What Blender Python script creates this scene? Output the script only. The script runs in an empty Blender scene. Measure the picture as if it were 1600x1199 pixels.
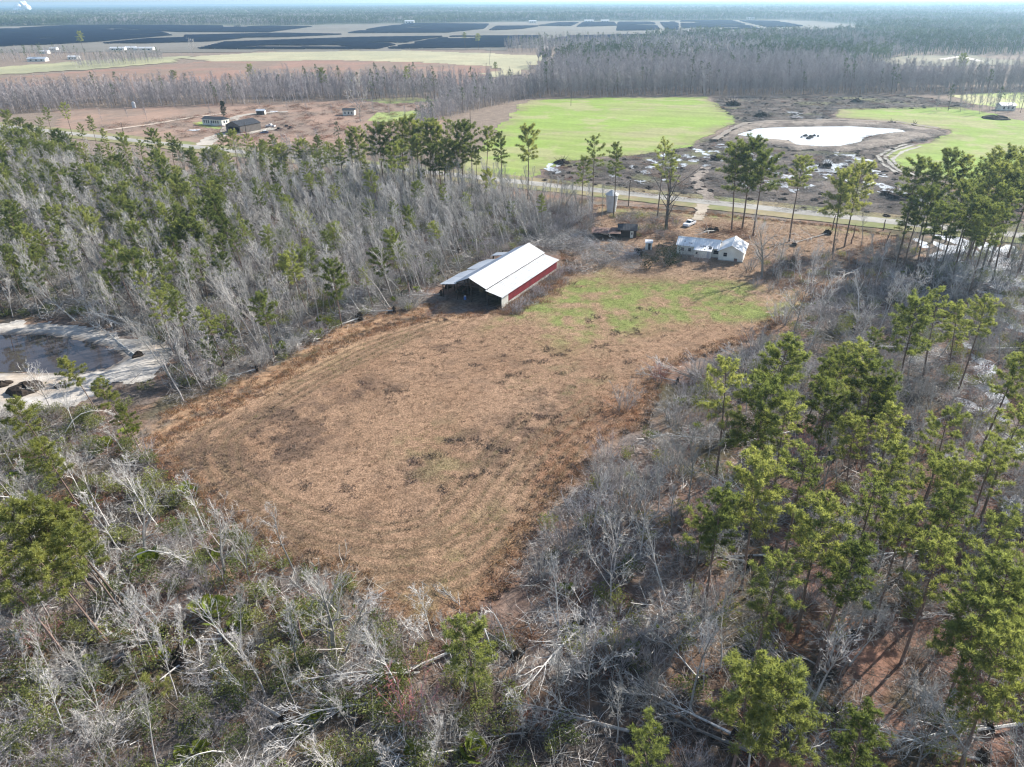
import bpy, math, random
import numpy as np
from mathutils import Vector, Matrix, Euler

# ------------------------------------------------------------------ camera, sky, sun, exposure
scene = bpy.context.scene
H = 62.0                                   # drone height in metres
FPX = 1148.0                               # focal length for a 1600 px wide frame
PITCH = math.radians(27.5)
ROLL = math.radians(-0.42)
SUN_DIR = Vector((0.78, 0.62, 0)).normalized()
SUN_EL = math.radians(31)
cam_d = bpy.data.cameras.new('camera'); cam = bpy.data.objects.new('camera', cam_d)
scene.collection.objects.link(cam); scene.camera = cam
cam_d.sensor_width = 36; cam_d.lens = FPX / 1600 * 36; cam_d.clip_start = 1; cam_d.clip_end = 80000
cam.matrix_world = Matrix.Translation((0, 0, H)) @ Matrix.Rotation(math.pi/2 - PITCH, 4, 'X') @ Matrix.Rotation(ROLL, 4, 'Z')
world = bpy.data.worlds.new('World'); scene.world = world; world.use_nodes = True
wn = world.node_tree; bg = wn.nodes['Background']
sky = wn.nodes.new('ShaderNodeTexSky'); sky.sky_type = 'NISHITA'; sky.sun_disc = False
sky.sun_elevation = SUN_EL
sky.sun_rotation = math.atan2(SUN_DIR.x, SUN_DIR.y)
sky.altitude = 60; sky.air_density = 1.0; sky.dust_density = 1.0; sky.ozone_density = 1.0
wn.links.new(sky.outputs[0], bg.inputs[0]); bg.inputs[1].default_value = 0.105
sun_d = bpy.data.lights.new('sun', 'SUN'); sun_d.energy = 5.0; sun_d.angle = math.radians(0.55); sun_d.color = (1.0, 0.95, 0.87)
sun = bpy.data.objects.new('sun', sun_d); scene.collection.objects.link(sun)
to_sun = Vector((SUN_DIR.x*math.cos(SUN_EL), SUN_DIR.y*math.cos(SUN_EL), math.sin(SUN_EL)))
sun.rotation_euler = to_sun.to_track_quat('Z', 'Y').to_euler(); sun.location = (0, 0, 200)
vs = scene.view_settings
vs.view_transform = 'Standard'; vs.look = 'None'; vs.gamma = 1.0; vs.use_curve_mapping = False; vs.exposure = 1.12
scene.render.engine = 'CYCLES'
scene.cycles.max_bounces = 5; scene.cycles.diffuse_bounces = 2; scene.cycles.glossy_bounces = 2
scene.cycles.transmission_bounces = 3; scene.cycles.volume_bounces = 0; scene.cycles.transparent_max_bounces = 4
scene.cycles.use_denoising = True
scene.cycles.pixel_filter_type = 'BLACKMAN_HARRIS'; scene.cycles.filter_width = 1.2
scene.cycles.sample_clamp_indirect = 6.0

# ------------------------------------------------------------------ helpers
R = random.Random(11)
NR = np.random.default_rng(5)
COL = scene.collection
_cp, _sp, _cr, _sr = math.cos(PITCH), math.sin(PITCH), math.cos(ROLL), math.sin(ROLL)

def G(u, v, z=0.0):
    """Where the ground (height z) lies for a point of the photograph."""
    a = (u-800)/FPX; b = -(v-599.5)/FPX
    x = a*_cr - b*_sr; y = a*_sr + b*_cr
    dy = _cp + y*_sp; dz = -_sp + y*_cp
    t = (z-H)/dz
    return (x*t, dy*t)

def PX(X, Y, Z=0.0):
    zz = Z-H
    dep = Y*_cp - zz*_sp; up = Y*_sp + zz*_cp
    x = X/dep; y = up/dep
    return 800 + (x*_cr + y*_sr)*FPX, 599.5 - (-x*_sr + y*_cr)*FPX

def GP(pts): return [G(u, v) for u, v in pts]

def S(r, g, b, k=1.0):
    f = lambda c: (c/255/12.92 if c/255 <= .04045 else ((c/255+.055)/1.055)**2.4)*k
    return (f(r), f(g), f(b))

def _hash(xi, yi, seed):
    h = (xi.astype(np.int64)*374761393 + yi.astype(np.int64)*668265263 + seed*974634777) & 0xffffffff
    h = ((h ^ (h >> 13))*1274126177) & 0xffffffff
    return ((h ^ (h >> 16)) & 0xffff)/65535.0

def vnoise(x, y, seed=0):
    x = np.asarray(x, float); y = np.asarray(y, float)
    xi = np.floor(x); yi = np.floor(y); fx = x-xi; fy = y-yi
    fx = fx*fx*(3-2*fx); fy = fy*fy*(3-2*fy)
    a = _hash(xi, yi, seed); b = _hash(xi+1, yi, seed); c = _hash(xi, yi+1, seed); d = _hash(xi+1, yi+1, seed)
    return (a*(1-fx)+b*fx)*(1-fy) + (c*(1-fx)+d*fx)*fy

def fbm(x, y, scale, seed=0, oct=4):
    s = 0; amp = .5; tot = 0
    for o in range(oct):
        s = s + amp*vnoise(np.asarray(x)/scale, np.asarray(y)/scale, seed+o*17); tot += amp
        amp *= .55; scale *= .47
    return s/tot

def inside(x, y, poly):
    x = np.asarray(x, float); y = np.asarray(y, float)
    r = np.zeros(x.shape, bool); n = len(poly)
    for i in range(n):
        x1, y1 = poly[i]; x2, y2 = poly[(i+1) % n]
        c = (y1 > y) != (y2 > y)
        xx = (x2-x1)*(y-y1)/((y2-y1) if y2 != y1 else 1e-9) + x1
        r ^= c & (x < xx)
    return r

def edist(x, y, line, closed=False):
    x = np.asarray(x, float); y = np.asarray(y, float)
    d = np.full(x.shape, 1e9); n = len(line)
    for i in range(n if closed else n-1):
        x1, y1 = line[i]; x2, y2 = line[(i+1) % n]
        dx, dy = x2-x1, y2-y1
        t = np.clip(((x-x1)*dx+(y-y1)*dy)/(dx*dx+dy*dy+1e-9), 0, 1)
        d = np.minimum(d, np.hypot(x-x1-t*dx, y-y1-t*dy))
    return d

def sstep(a, b, x):
    t = np.clip((x-a)/(b-a), 0, 1); return t*t*(3-2*t)

class MB:
    """collects faces for ONE mesh"""
    def __init__(s): s.v = []; s.f = []
    def add(s, vs, fs):
        o = len(s.v); s.v.extend([tuple(p) for p in vs]); s.f.extend([tuple(i+o for i in f) for f in fs]); return s
    def tri(s, a, b, c): return s.add((a, b, c), ((0, 1, 2),))
    def quad(s, a, b, c, d): return s.add((a, b, c, d), ((0, 1, 2, 3),))
    def box(s, x0, x1, y0, y1, z0, z1):
        return s.add([(x0,y0,z0),(x1,y0,z0),(x1,y1,z0),(x0,y1,z0),(x0,y0,z1),(x1,y0,z1),(x1,y1,z1),(x0,y1,z1)],
                     [(0,3,2,1),(4,5,6,7),(0,1,5,4),(1,2,6,5),(2,3,7,6),(3,0,4,7)])
    def slab(s, a, b, c, d, t):
        a, b, c, d = map(Vector, (a, b, c, d)); n = (b-a).cross(d-a).normalized()*t
        return s.add([a,b,c,d,a-n,b-n,c-n,d-n], [(0,1,2,3),(7,6,5,4),(0,4,5,1),(1,5,6,2),(2,6,7,3),(3,7,4,0)])
    def ribbed(s, a, b, c, d, n, h=.06, t=.03):
        """sheet a-b-c-d with n raised ribs running from edge ab to edge dc"""
        a, b, c, d = map(Vector, (a, b, c, d)); nn = (b-a).cross(d-a).normalized()
        pr = []
        for i in range(n):
            for q, hh in ((0, 0), (.62, 0), (.72, h), (.9, h)): pr.append(((i+q)/n, hh))
        pr.append((1, 0))
        vs = []
        for q, hh in pr: vs += [a.lerp(b, q)+nn*hh, d.lerp(c, q)+nn*hh]
        m = len(pr)
        fs = [(2*i, 2*i+2, 2*i+3, 2*i+1) for i in range(m-1)]
        for q in (0, 1): vs += [a.lerp(b, q)-nn*t, d.lerp(c, q)-nn*t]
        o = 2*m
        fs += [(o+1, o+3, o+2, o), (0, 1, o+1, o), (2*m-1, 2*m-2, o+2, o+3)]
        return s.add(vs, fs)
    def tube(s, pts, rad, n=5, cap=True):
        pts = [Vector(p) for p in pts]; m = len(pts); vs = []; fs = []
        d0 = (pts[-1]-pts[0]).normalized()
        ref = Vector((0,0,1)) if abs(d0.z) < .9 else Vector((1,0,0))
        for i, p in enumerate(pts):
            d = (pts[min(i+1, m-1)]-pts[max(i-1, 0)]).normalized()
            x = d.cross(ref).normalized(); y = d.cross(x)
            for k in range(n):
                a = 2*math.pi*k/n; vs.append(p + (x*math.cos(a)+y*math.sin(a))*rad[i])
        for i in range(m-1):
            for k in range(n):
                k2 = (k+1) % n; fs.append((i*n+k, i*n+k2, (i+1)*n+k2, (i+1)*n+k))
        if cap: fs.append(tuple(range((m-1)*n, m*n))); fs.append(tuple(reversed(range(n))))
        return s.add(vs, fs)
    def lathe(s, prof, n=20, c=(0,0,0)):
        vs = []; fs = []
        for r, z in prof:
            for k in range(n):
                a = 2*math.pi*k/n; vs.append((c[0]+r*math.cos(a), c[1]+r*math.sin(a), c[2]+z))
        for i in range(len(prof)-1):
            for k in range(n):
                k2 = (k+1) % n; fs.append((i*n+k, i*n+k2, (i+1)*n+k2, (i+1)*n+k))
        fs.append(tuple(reversed(range(n)))); fs.append(tuple(range((len(prof)-1)*n, len(prof)*n)))
        return s.add(vs, fs)
    def extrude(s, poly, y0, y1):
        """polygon in x,z extruded along y"""
        n = len(poly)
        vs = [(x, y0, z) for x, z in poly] + [(x, y1, z) for x, z in poly]
        return s.add(vs, [tuple(range(n)), tuple(reversed(range(n, 2*n)))] + [(i, i+n, (i+1) % n+n, (i+1) % n) for i in range(n)])
    def lump(s, c, r, rs, n=8, m=5, flat=1.0, rag=.3):
        vs = []; fs = []
        for i in range(m+1):
            ph = math.pi*i/m
            for k in range(n):
                a = 2*math.pi*k/n; q = 1+rs.uniform(-rag, rag)
                vs.append((c[0]+r*q*math.sin(ph)*math.cos(a), c[1]+r*q*math.sin(ph)*math.sin(a), c[2]+r*q*flat*math.cos(ph)))
        for i in range(m):
            for k in range(n):
                k2 = (k+1) % n; fs.append((i*n+k, (i+1)*n+k, (i+1)*n+k2, i*n+k2))
        return s.add(vs, fs)
    def mesh(s, name, mats=None):
        me = bpy.data.meshes.new(name); me.from_pydata(s.v, [], s.f); me.update()
        for m in (mats if isinstance(mats, (list, tuple)) else [mats]):
            if m: me.materials.append(m)
        return me
    def build(s, name, m, parent=None):
        o = bpy.data.objects.new(name, s.mesh(name, m)); COL.objects.link(o)
        if parent: o.parent = parent
        return o

def tag(o, label=None, cat=None, group=None, kind=None):
    if label: o['label'] = label
    if cat: o['category'] = cat
    if group: o['group'] = group
    if kind: o['kind'] = kind
    return o

def empty(name, loc=(0,0,0), mat=None):
    o = bpy.data.objects.new(name, None); COL.objects.link(o); o.empty_display_size = .3
    if mat is not None: o.matrix_world = mat
    else: o.location = loc
    return o

def frame(origin, xdir):
    """matrix with local x along a ground direction"""
    d = Vector((xdir[0], xdir[1], 0)).normalized(); p = Vector((-d.y, d.x, 0))
    return Matrix(((d.x, p.x, 0, origin[0]), (d.y, p.y, 0, origin[1]), (0, 0, 1, 0), (0, 0, 0, 1)))

# ------------------------------------------------------------------ materials
def nodes(name):
    m = bpy.data.materials.new(name); m.use_nodes = True; nt = m.node_tree
    for n in list(nt.nodes): nt.nodes.remove(n)
    out = nt.nodes.new('ShaderNodeOutputMaterial'); return m, nt, out

def N(nt, t, **kw):
    n = nt.nodes.new(t)
    for k, v in kw.items():
        if k.startswith('i_'):
            key = k[2:]; key = int(key) if key.isdigit() else key.replace('_', ' ')
            n.inputs[key].default_value = v
        else: setattr(n, k, v)
    return n

def noise_val(nt, scale, detail=3.0, coord='Object', rough=.6):
    tc = N(nt, 'ShaderNodeTexCoord'); nz = N(nt, 'ShaderNodeTexNoise')
    nz.inputs['Scale'].default_value = scale; nz.inputs['Detail'].default_value = detail; nz.inputs['Roughness'].default_value = rough
    nt.links.new(tc.outputs[coord], nz.inputs['Vector']); return nz.outputs['Fac']

def ramp(nt, fac, stops):
    r = N(nt, 'ShaderNodeValToRGB'); e = r.color_ramp.elements
    while len(e) < len(stops): e.new(.5)
    for el, (p, c) in zip(e, stops): el.position = p; el.color = (*c, 1)
    nt.links.new(fac, r.inputs[0]); return r.outputs[0]

def simple(name, c1, c2=None, scale=2.0, rough=.9, spec=.2, rnd=0.0, trans=0.0, tcol=None, bump=0.0, metal=0.0, detail=3.0):
    """two-tone noise material, per-object value variation, optional translucency for leaves"""
    m, nt, out = nodes(name)
    c2 = c2 or tuple(x*.75 for x in c1)
    nz = noise_val(nt, scale, detail)
    col = ramp(nt, nz, [(.34, c1), (.66, c2)])
    if rnd:
        oi = N(nt, 'ShaderNodeObjectInfo'); mr = N(nt, 'ShaderNodeMapRange', i_3=1-rnd, i_4=1+rnd)
        nt.links.new(oi.outputs['Random'], mr.inputs[0])
        hs = N(nt, 'ShaderNodeHueSaturation'); nt.links.new(col, hs.inputs['Color']); nt.links.new(mr.outputs[0], hs.inputs['Value'])
        mr2 = N(nt, 'ShaderNodeMapRange', i_3=.5+rnd*.06, i_4=.5-rnd*.06); nt.links.new(oi.outputs['Random'], mr2.inputs[0]); nt.links.new(mr2.outputs[0], hs.inputs['Hue'])
        col = hs.outputs[0]
    if trans:
        d = N(nt, 'ShaderNodeBsdfDiffuse'); t = N(nt, 'ShaderNodeBsdfTranslucent'); mx = N(nt, 'ShaderNodeMixShader', i_0=trans)
        nt.links.new(col, d.inputs[0])
        if tcol:
            mm = N(nt, 'ShaderNodeMix', data_type='RGBA', blend_type='MULTIPLY'); mm.inputs[0].default_value = 1
            nt.links.new(col, mm.inputs[6]); mm.inputs[7].default_value = (*tcol, 1); nt.links.new(mm.outputs[2], t.inputs[0])
        else: nt.links.new(col, t.inputs[0])
        nt.links.new(d.outputs[0], mx.inputs[1]); nt.links.new(t.outputs[0], mx.inputs[2]); nt.links.new(mx.outputs[0], out.inputs[0])
    else:
        p = N(nt, 'ShaderNodeBsdfPrincipled'); p.inputs['Roughness'].default_value = rough
        p.inputs['Specular IOR Level'].default_value = spec; p.inputs['Metallic'].default_value = metal
        nt.links.new(col, p.inputs['Base Color'])
        if bump:
            b = N(nt, 'ShaderNodeBump', i_Strength=.7, i_Distance=bump); nt.links.new(nz, b.inputs['Height']); nt.links.new(b.outputs[0], p.inputs['Normal'])
        nt.links.new(p.outputs[0], out.inputs[0])
    return m

def land(name, fine=1.6, amp=.45, bump=.08, fine2=.25, mid=.5):
    """ground whose own colour is stored per vertex, broken up by two sizes of grain"""
    m, nt, out = nodes(name)
    at = N(nt, 'ShaderNodeAttribute', attribute_name='albedo')
    n1 = noise_val(nt, fine, 5, rough=.7); n2 = noise_val(nt, fine2, 4)
    a = N(nt, 'ShaderNodeMapRange', i_1=.3, i_2=.7, i_3=1-amp, i_4=1+amp); nt.links.new(n1, a.inputs[0])
    b = N(nt, 'ShaderNodeMapRange', i_1=.3, i_2=.7, i_3=1-amp*mid, i_4=1+amp*mid); nt.links.new(n2, b.inputs[0])
    mu = N(nt, 'ShaderNodeMath', operation='MULTIPLY'); nt.links.new(a.outputs[0], mu.inputs[0]); nt.links.new(b.outputs[0], mu.inputs[1])
    vm = N(nt, 'ShaderNodeVectorMath', operation='SCALE'); nt.links.new(at.outputs['Color'], vm.inputs[0]); nt.links.new(mu.outputs[0], vm.inputs['Scale'])
    p = N(nt, 'ShaderNodeBsdfPrincipled'); p.inputs['Roughness'].default_value = 1; p.inputs['Specular IOR Level'].default_value = .05
    nt.links.new(vm.outputs[0], p.inputs['Base Color'])
    if bump:
        bp = N(nt, 'ShaderNodeBump', i_Strength=.8, i_Distance=bump); nt.links.new(n1, bp.inputs['Height']); nt.links.new(bp.outputs[0], p.inputs['Normal'])
    nt.links.new(p.outputs[0], out.inputs[0]); return m

def water(name, col, rough=.06, bump=.02, scale=.8):
    m, nt, out = nodes(name)
    p = N(nt, 'ShaderNodeBsdfPrincipled'); p.inputs['Base Color'].default_value = (*col, 1)
    p.inputs['Roughness'].default_value = rough; p.inputs['IOR'].default_value = 1.33; p.inputs['Specular IOR Level'].default_value = .5
    nz = noise_val(nt, scale, 3); b = N(nt, 'ShaderNodeBump', i_Strength=.25, i_Distance=bump); nt.links.new(nz, b.inputs['Height']); nt.links.new(b.outputs[0], p.inputs['Normal'])
    nt.links.new(p.outputs[0], out.inputs[0]); return m

M = {}
M['ground'] = land('forest_floor', 1.3, .5, .15)
M['field'] = land('pasture_grass', 3.6, .66, .22, .25, .12)
M['far'] = land('far_land', .25, .18, 0, .03)
M['crop'] = land('young_crop', .5, .16, .05, .06)
M['bark'] = simple('grey_bark', (.36,.34,.315), (.22,.205,.19), 3, rnd=.4)
M['twig'] = simple('grey_twigs', (.56,.535,.495), (.37,.352,.325), .6, rnd=.4)
M['twigp'] = simple('purple_grey_twigs', (.42,.385,.39), (.29,.262,.268), .6, rnd=.3)
M['redtwig'] = simple('red_budding_twigs', (.50,.15,.15), (.38,.20,.19), .8, rnd=.2)
M['white'] = simple('white_bark', (.64,.615,.58), (.42,.40,.375), 2, rnd=.2)
M['pbark'] = simple('pine_bark', (.20,.145,.115), (.12,.085,.07), 4, rnd=.25, bump=.02)
M['needle'] = simple('pine_needles', (.245,.285,.130), (.14,.172,.08), .55, rnd=.36, trans=.52, tcol=(1.45,1.38,.7))
M['needle2'] = simple('yellowing_pine_needles', (.28,.30,.105), (.17,.195,.07), .6, rnd=.2, trans=.4, tcol=(1.3,1.2,.6))
M['cedar'] = simple('dark_cedar_leaves', (.035,.055,.022), (.018,.03,.012), .8, rnd=.2, trans=.2)
M['leaf'] = simple('shrub_leaves', (.20,.225,.085), (.105,.125,.05), 1.2, rnd=.35, trans=.35, tcol=(1.3,1.25,.6))
M['palm'] = simple('palmetto_fans', (.21,.25,.05), (.10,.13,.03), 1.5, rnd=.25, trans=.35, tcol=(1.2,1.15,.6))
M['straw'] = simple('dry_grass_blades', (.335,.23,.153), (.23,.155,.103), .15, rnd=.25, trans=.25)
M['sedge'] = simple('orange_sedge', (.35,.205,.11), (.24,.135,.072), .2, rnd=.25, trans=.25)
M['ggrass'] = simple('green_grass_blades', (.17,.215,.06), (.11,.15,.042), .2, rnd=.25, trans=.3)
M['weed'] = simple('dead_weeds', (.20,.15,.115), (.11,.08,.062), .5, rnd=.3)
M['rust'] = simple('dead_red_needles', (.25,.115,.065), (.15,.075,.045), .8, rnd=.25)
M['soil'] = simple('dark_turned_soil', (.055,.043,.034), (.03,.024,.02), 1.5, rough=1, spec=.05, bump=.1)
M['deb'] = simple('weathered_debris', (.23,.20,.175), (.09,.078,.068), 1.0, rnd=.3)
M['sand'] = land('pond_sand', .9, .22, .12)
M['water'] = water('pond_water', (.05,.043,.044), .03, .02, .5)
M['bright'] = water('sky_painted_water', (.50,.51,.53), .14, .02, .35)  # white sky reflection painted into the base colour of pond and puddles
M['oakbark'] = simple('dark_oak_bark', (.17,.145,.125), (.10,.085,.075), 2, rnd=.2)
M['road'] = land('old_asphalt', 1.2, .14, .01)
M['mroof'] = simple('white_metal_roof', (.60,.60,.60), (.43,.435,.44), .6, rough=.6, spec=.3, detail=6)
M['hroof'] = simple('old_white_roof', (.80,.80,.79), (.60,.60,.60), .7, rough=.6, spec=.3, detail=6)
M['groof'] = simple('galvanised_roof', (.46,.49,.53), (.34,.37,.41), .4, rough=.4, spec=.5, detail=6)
M['red'] = simple('red_sheet_metal', (.32,.045,.055), (.22,.035,.04), .6, rough=.55, spec=.4)
M['wwall'] = simple('white_siding', (.78,.76,.68), (.62,.60,.53), .5, rough=.7)
M['block'] = simple('grey_block', (.50,.47,.44), (.36,.34,.31), 1.2, rough=.95)
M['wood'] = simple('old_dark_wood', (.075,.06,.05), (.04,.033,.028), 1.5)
M['dark'] = simple('dark_shingle', (.05,.055,.065), (.03,.033,.04), 1)
M['rusty'] = simple('rusty_roof', (.22,.14,.115), (.11,.075,.065), .5)
M['glass'] = simple('window_glass', (.02,.028,.045), (.015,.02,.03), 1, rough=.1, spec=.6)
M['tyre'] = simple('rubber', (.02,.02,.02), None, 2)
M['carw'] = simple('white_car_paint', (.78,.79,.80), (.7,.7,.72), 1, rough=.25, spec=.6)
M['carb'] = simple('blue_car_paint', (.05,.12,.25), (.04,.1,.2), 1, rough=.25, spec=.6)
M['metal'] = simple('bright_metal', (.7,.71,.73), (.6,.61,.63), 1, rough=.35, spec=.5)
M['solar'] = simple('solar_panels', (.028,.060,.165), (.022,.048,.13), .02, rough=.5, spec=.2)
M['brown'] = simple('brown_steel', (.13,.115,.105), (.11,.095,.085), .5, rough=.6)
M['hay'] = simple('old_hay', (.22,.16,.09), (.13,.1,.06), 2)
M['blue'] = simple('blue_plastic', (.10,.2,.5), (.08,.16,.4), 1, rough=.4)
M['plume'] = simple('white_steam', (.93,.93,.93), (.86,.87,.88), .01, rough=1, spec=0)
M['gravel'] = land('pale_gravel', .8, .15, .02)
M['rock'] = simple('dark_rocks', (.10,.095,.09), (.06,.055,.05), 1)
M['fbare'] = simple('far_bare_wood', (.40,.365,.36), (.28,.255,.255), .05, rnd=.25)
M['fpine'] = simple('far_pines', (.145,.185,.085), (.085,.115,.055), .05, rnd=.25)

# ------------------------------------------------------------------ the land: outlines (points of the photograph put on the ground)
PASTURE = GP([(690,492),(610,505),(545,525),(470,566),(385,615),(300,655),(240,688),(232,715),(262,755),(310,785),(345,830),(410,868),(470,890),
              (530,905),(570,955),(640,992),(700,985),(770,952),(815,885),(850,805),(905,745),(950,690),(1010,668),(1035,610),(1050,575),(1130,548),
              (1195,525),(1240,490),(1300,455),(1370,430),(1330,402),(1420,372),(1300,352),(1150,338),(1020,326),(930,320),(880,345),(870,385),(885,420),(800,482)])
LEFTFOREST = GP([(-160,252),(0,240),(100,243),(170,280),(260,290),(335,284),(400,272),(560,268),(640,275),(740,296),(800,315),(850,342),(868,368),
                 (815,388),(690,438),(662,470),(640,486),(560,500),(455,556),(335,612),(268,636),(275,575),(250,535),(130,503),(0,494),(-160,494)])
BOTTOM = GP([(-160,640),(0,640),(110,645),(190,672),(232,718),(258,762),(330,815),(440,880),(560,935),(640,990),(700,995),(780,965),(840,985),(840,1290),(-160,1290)])
RIGHT = GP([(840,985),(822,900),(858,810),(910,755),(960,700),(1020,672),(1045,610),(1070,580),(1140,560),(1215,532),(1290,470),(1380,438),(1440,405),(1520,392),(1600,398),
            (1780,410),(1780,1290),(840,1290)])
POND_L = GP([(-170,540),(-60,525),(0,524),(70,524),(130,533),(180,546),(196,560),(170,576),(110,584),(40,582),(-60,583),(-170,600)])
SAND_L = GP([(-170,510),(0,508),(90,508),(180,524),(252,534),(262,556),(245,582),(215,598),(150,606),(120,632),(60,640),(0,652),(-170,680)])
ROADPX = [(-300,165),(60,202),(175,214),(290,226),(640,268),(830,290),(950,302),(1150,326),(1300,341),(1600,369),(1900,392)]
CLEARING = GP([(850,268),(880,255),(980,246),(1080,230),(1120,215),(1150,196),(1112,152),(1250,152),(1420,150),(1530,165),(1500,171),(1310,172),(1300,186),(1420,200),(1480,205),(1470,216),
               (1400,232),(1385,245),(1410,268),(1460,290),(1600,325),(1600,366),(1400,346),(1150,322),(950,298),(850,288)])
GREEN1 = GP([(822,157),(960,153),(1108,152),(1135,175),(1150,190),(1118,208),(1078,228),(985,243),(880,253),(845,268),(815,280),(720,268),(745,240),(775,205)])
GREEN2 = GP([(1306,171),(1420,168),(1500,168),(1545,176),(1600,190),(1760,196),(1760,330),(1600,300),(1470,280),(1420,268),(1392,250),(1385,238),(1430,228),(1482,212),(1480,202),(1390,190),(1310,185)])
POND_R = GP([(1152,211),(1185,201),(1240,199),(1330,198),(1400,202),(1416,206),(1370,211),(1350,216),(1345,222),(1310,229),(1280,230),(1245,227),(1232,220),(1200,218),(1175,216)])
BANK_R = GP([(1122,220),(1150,198),(1185,192),(1300,190),(1400,194),(1470,205),(1482,211),(1420,222),(1380,230),(1320,238),(1240,236),(1190,226)])

roadln = [G(u, v) for u, v in ROADPX]
_rx = np.array([p[0] for p in roadln]); _ry = np.array([p[1] for p in roadln])
_rc = np.polyfit(_rx, _ry, 2)
ROAD = [(x, float(np.polyval(_rc, x))) for x in np.arange(-420, 340, 8)]

def mixc(a, b, t):
    t = np.asarray(t)[:, None]; return a*(1-t) + np.asarray(b)[None, :]*t

def blob(u, v, c):
    cu, cv, ru, rv, ang = c
    ca, sa = math.cos(math.radians(ang)), math.sin(math.radians(ang))
    du, dv = u-cu, v-cv
    return np.exp(-(((du*ca+dv*sa)/ru)**2 + ((-du*sa+dv*ca)/rv)**2))

LITTER = np.array([.165,.108,.082]); OLIVE = np.array([.075,.07,.038]); MUD = np.array([.045,.037,.032]); GREYL = np.array([.17,.15,.132])
ORANGE = np.array([.27,.165,.10]); STRAW = np.array([.252,.164,.106]); LIME = np.array([.165,.205,.06]); PALE = np.array([.52,.46,.38])

EDGE_L = GP([(690,482),(610,497),(545,514),(465,562),(380,610),(300,645),(238,680)])
def ground_color(x, y):
    n1 = fbm(x, y, 14, 1); n2 = fbm(x, y, 6, 2); n3 = fbm(x, y, 25, 3); n4 = fbm(x, y, 3, 8, 3)
    c = np.repeat(LITTER[None, :], len(x), 0)
    c = mixc(c, OLIVE, sstep(.48, .62, n1)*.8)
    c = mixc(c, GREYL, sstep(.45, .6, n2)*.7)
    c = mixc(c, MUD, sstep(.52, .64, n3)*.75)
    c = mixc(c, ORANGE, sstep(.6, .72, n4)*.5)
    st = sstep(5.5, 1.0, edist(x, y, EDGE_L)); c = mixc(c, np.array([.30,.19,.115]), st*sstep(.32, .5, n4)*.9)
    rr = sstep(5, 25, x-10)*sstep(110, 80, y); c = mixc(c, np.array([.21,.115,.085]), rr*sstep(.4, .58, n2)*.8)
    far = sstep(260, 420, np.hypot(x, y))
    fs = np.array([.20,.158,.125])
    c = mixc(c, fs, far)
    vf = sstep(1400, 2200, y); c = mixc(c, np.array([.09,.095,.06]), vf)
    return np.clip(c, 0, 1)

def set_albedo(me, cols):
    at = me.color_attributes.new('albedo', 'FLOAT_COLOR', 'POINT')
    a = np.ones((len(cols), 4), np.float32); a[:, :3] = cols; at.data.foreach_set('color', a.ravel())

def axis(lo, hi, step, outlo, outhi, g=1.25):
    a = list(np.arange(lo, hi+step*.5, step)); s = step; q = a[0]; L = []
    while q > outlo: s *= g; q -= s; L.append(q)
    s = step; q = a[-1]; U = []
    while q < outhi: s *= g; q += s; U.append(q)
    return np.array(L[::-1]+a+U)

def grid_mesh(name, xs, ys, zf, cf, mat, keep=None):
    X, Y = np.meshgrid(xs, ys); x = X.ravel(); y = Y.ravel(); nx, ny = len(xs), len(ys)
    i = (np.arange(ny-1)[:, None]*nx + np.arange(nx-1)[None, :]).ravel()
    f = np.stack([i, i+1, i+1+nx, i+nx], 1)
    if keep is not None:
        k = keep(x[f].mean(1), y[f].mean(1)); f = f[k]
        used = np.unique(f); mp = np.full(len(x), -1); mp[used] = np.arange(len(used)); f = mp[f]; x = x[used]; y = y[used]
    z = zf(x, y)
    me = bpy.data.meshes.new(name); me.from_pydata(np.stack([x, y, z], 1).tolist(), [], f.tolist()); me.update()
    set_albedo(me, cf(x, y)); me.materials.append(mat)
    me.polygons.foreach_set('use_smooth', np.ones(len(me.polygons), bool))
    o = bpy.data.objects.new(name, me); COL.objects.link(o); return o

def sheet(name, poly, cell, z0, cf, mat, rag=0.0, ragscale=6.0, relief=None, holes=(), label=None, cat='field'):
    P_ = np.array(poly); lo = P_.min(0)-rag-cell; hi = P_.max(0)+rag+cell
    def keep(x, y):
        qx = x + (fbm(x, y, ragscale, 31, 3)-.5)*2*rag*2; qy = y + (fbm(x, y, ragscale, 57, 3)-.5)*2*rag*2
        k = inside(qx, qy, poly)
        for h in holes: k &= ~inside(x, y, h)
        return k
    zf = (lambda x, y: z0 + (relief(x, y) if relief else np.zeros(len(x))))
    o = grid_mesh(name, np.arange(lo[0], hi[0]+cell, cell), np.arange(lo[1], hi[1]+cell, cell), zf, cf, mat, keep)
    return tag(o, label, cat if label else None, kind='structure')

g = grid_mesh('ground', axis(-150, 190, 1.3, -40000, 40000), axis(28, 250, 1.3, -3000, 60000), lambda x, y: np.zeros(len(x)), ground_color, M['ground'])
tag(g, 'brown leaf-littered ground under and around the storm-broken woods', 'ground', kind='structure')

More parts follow.
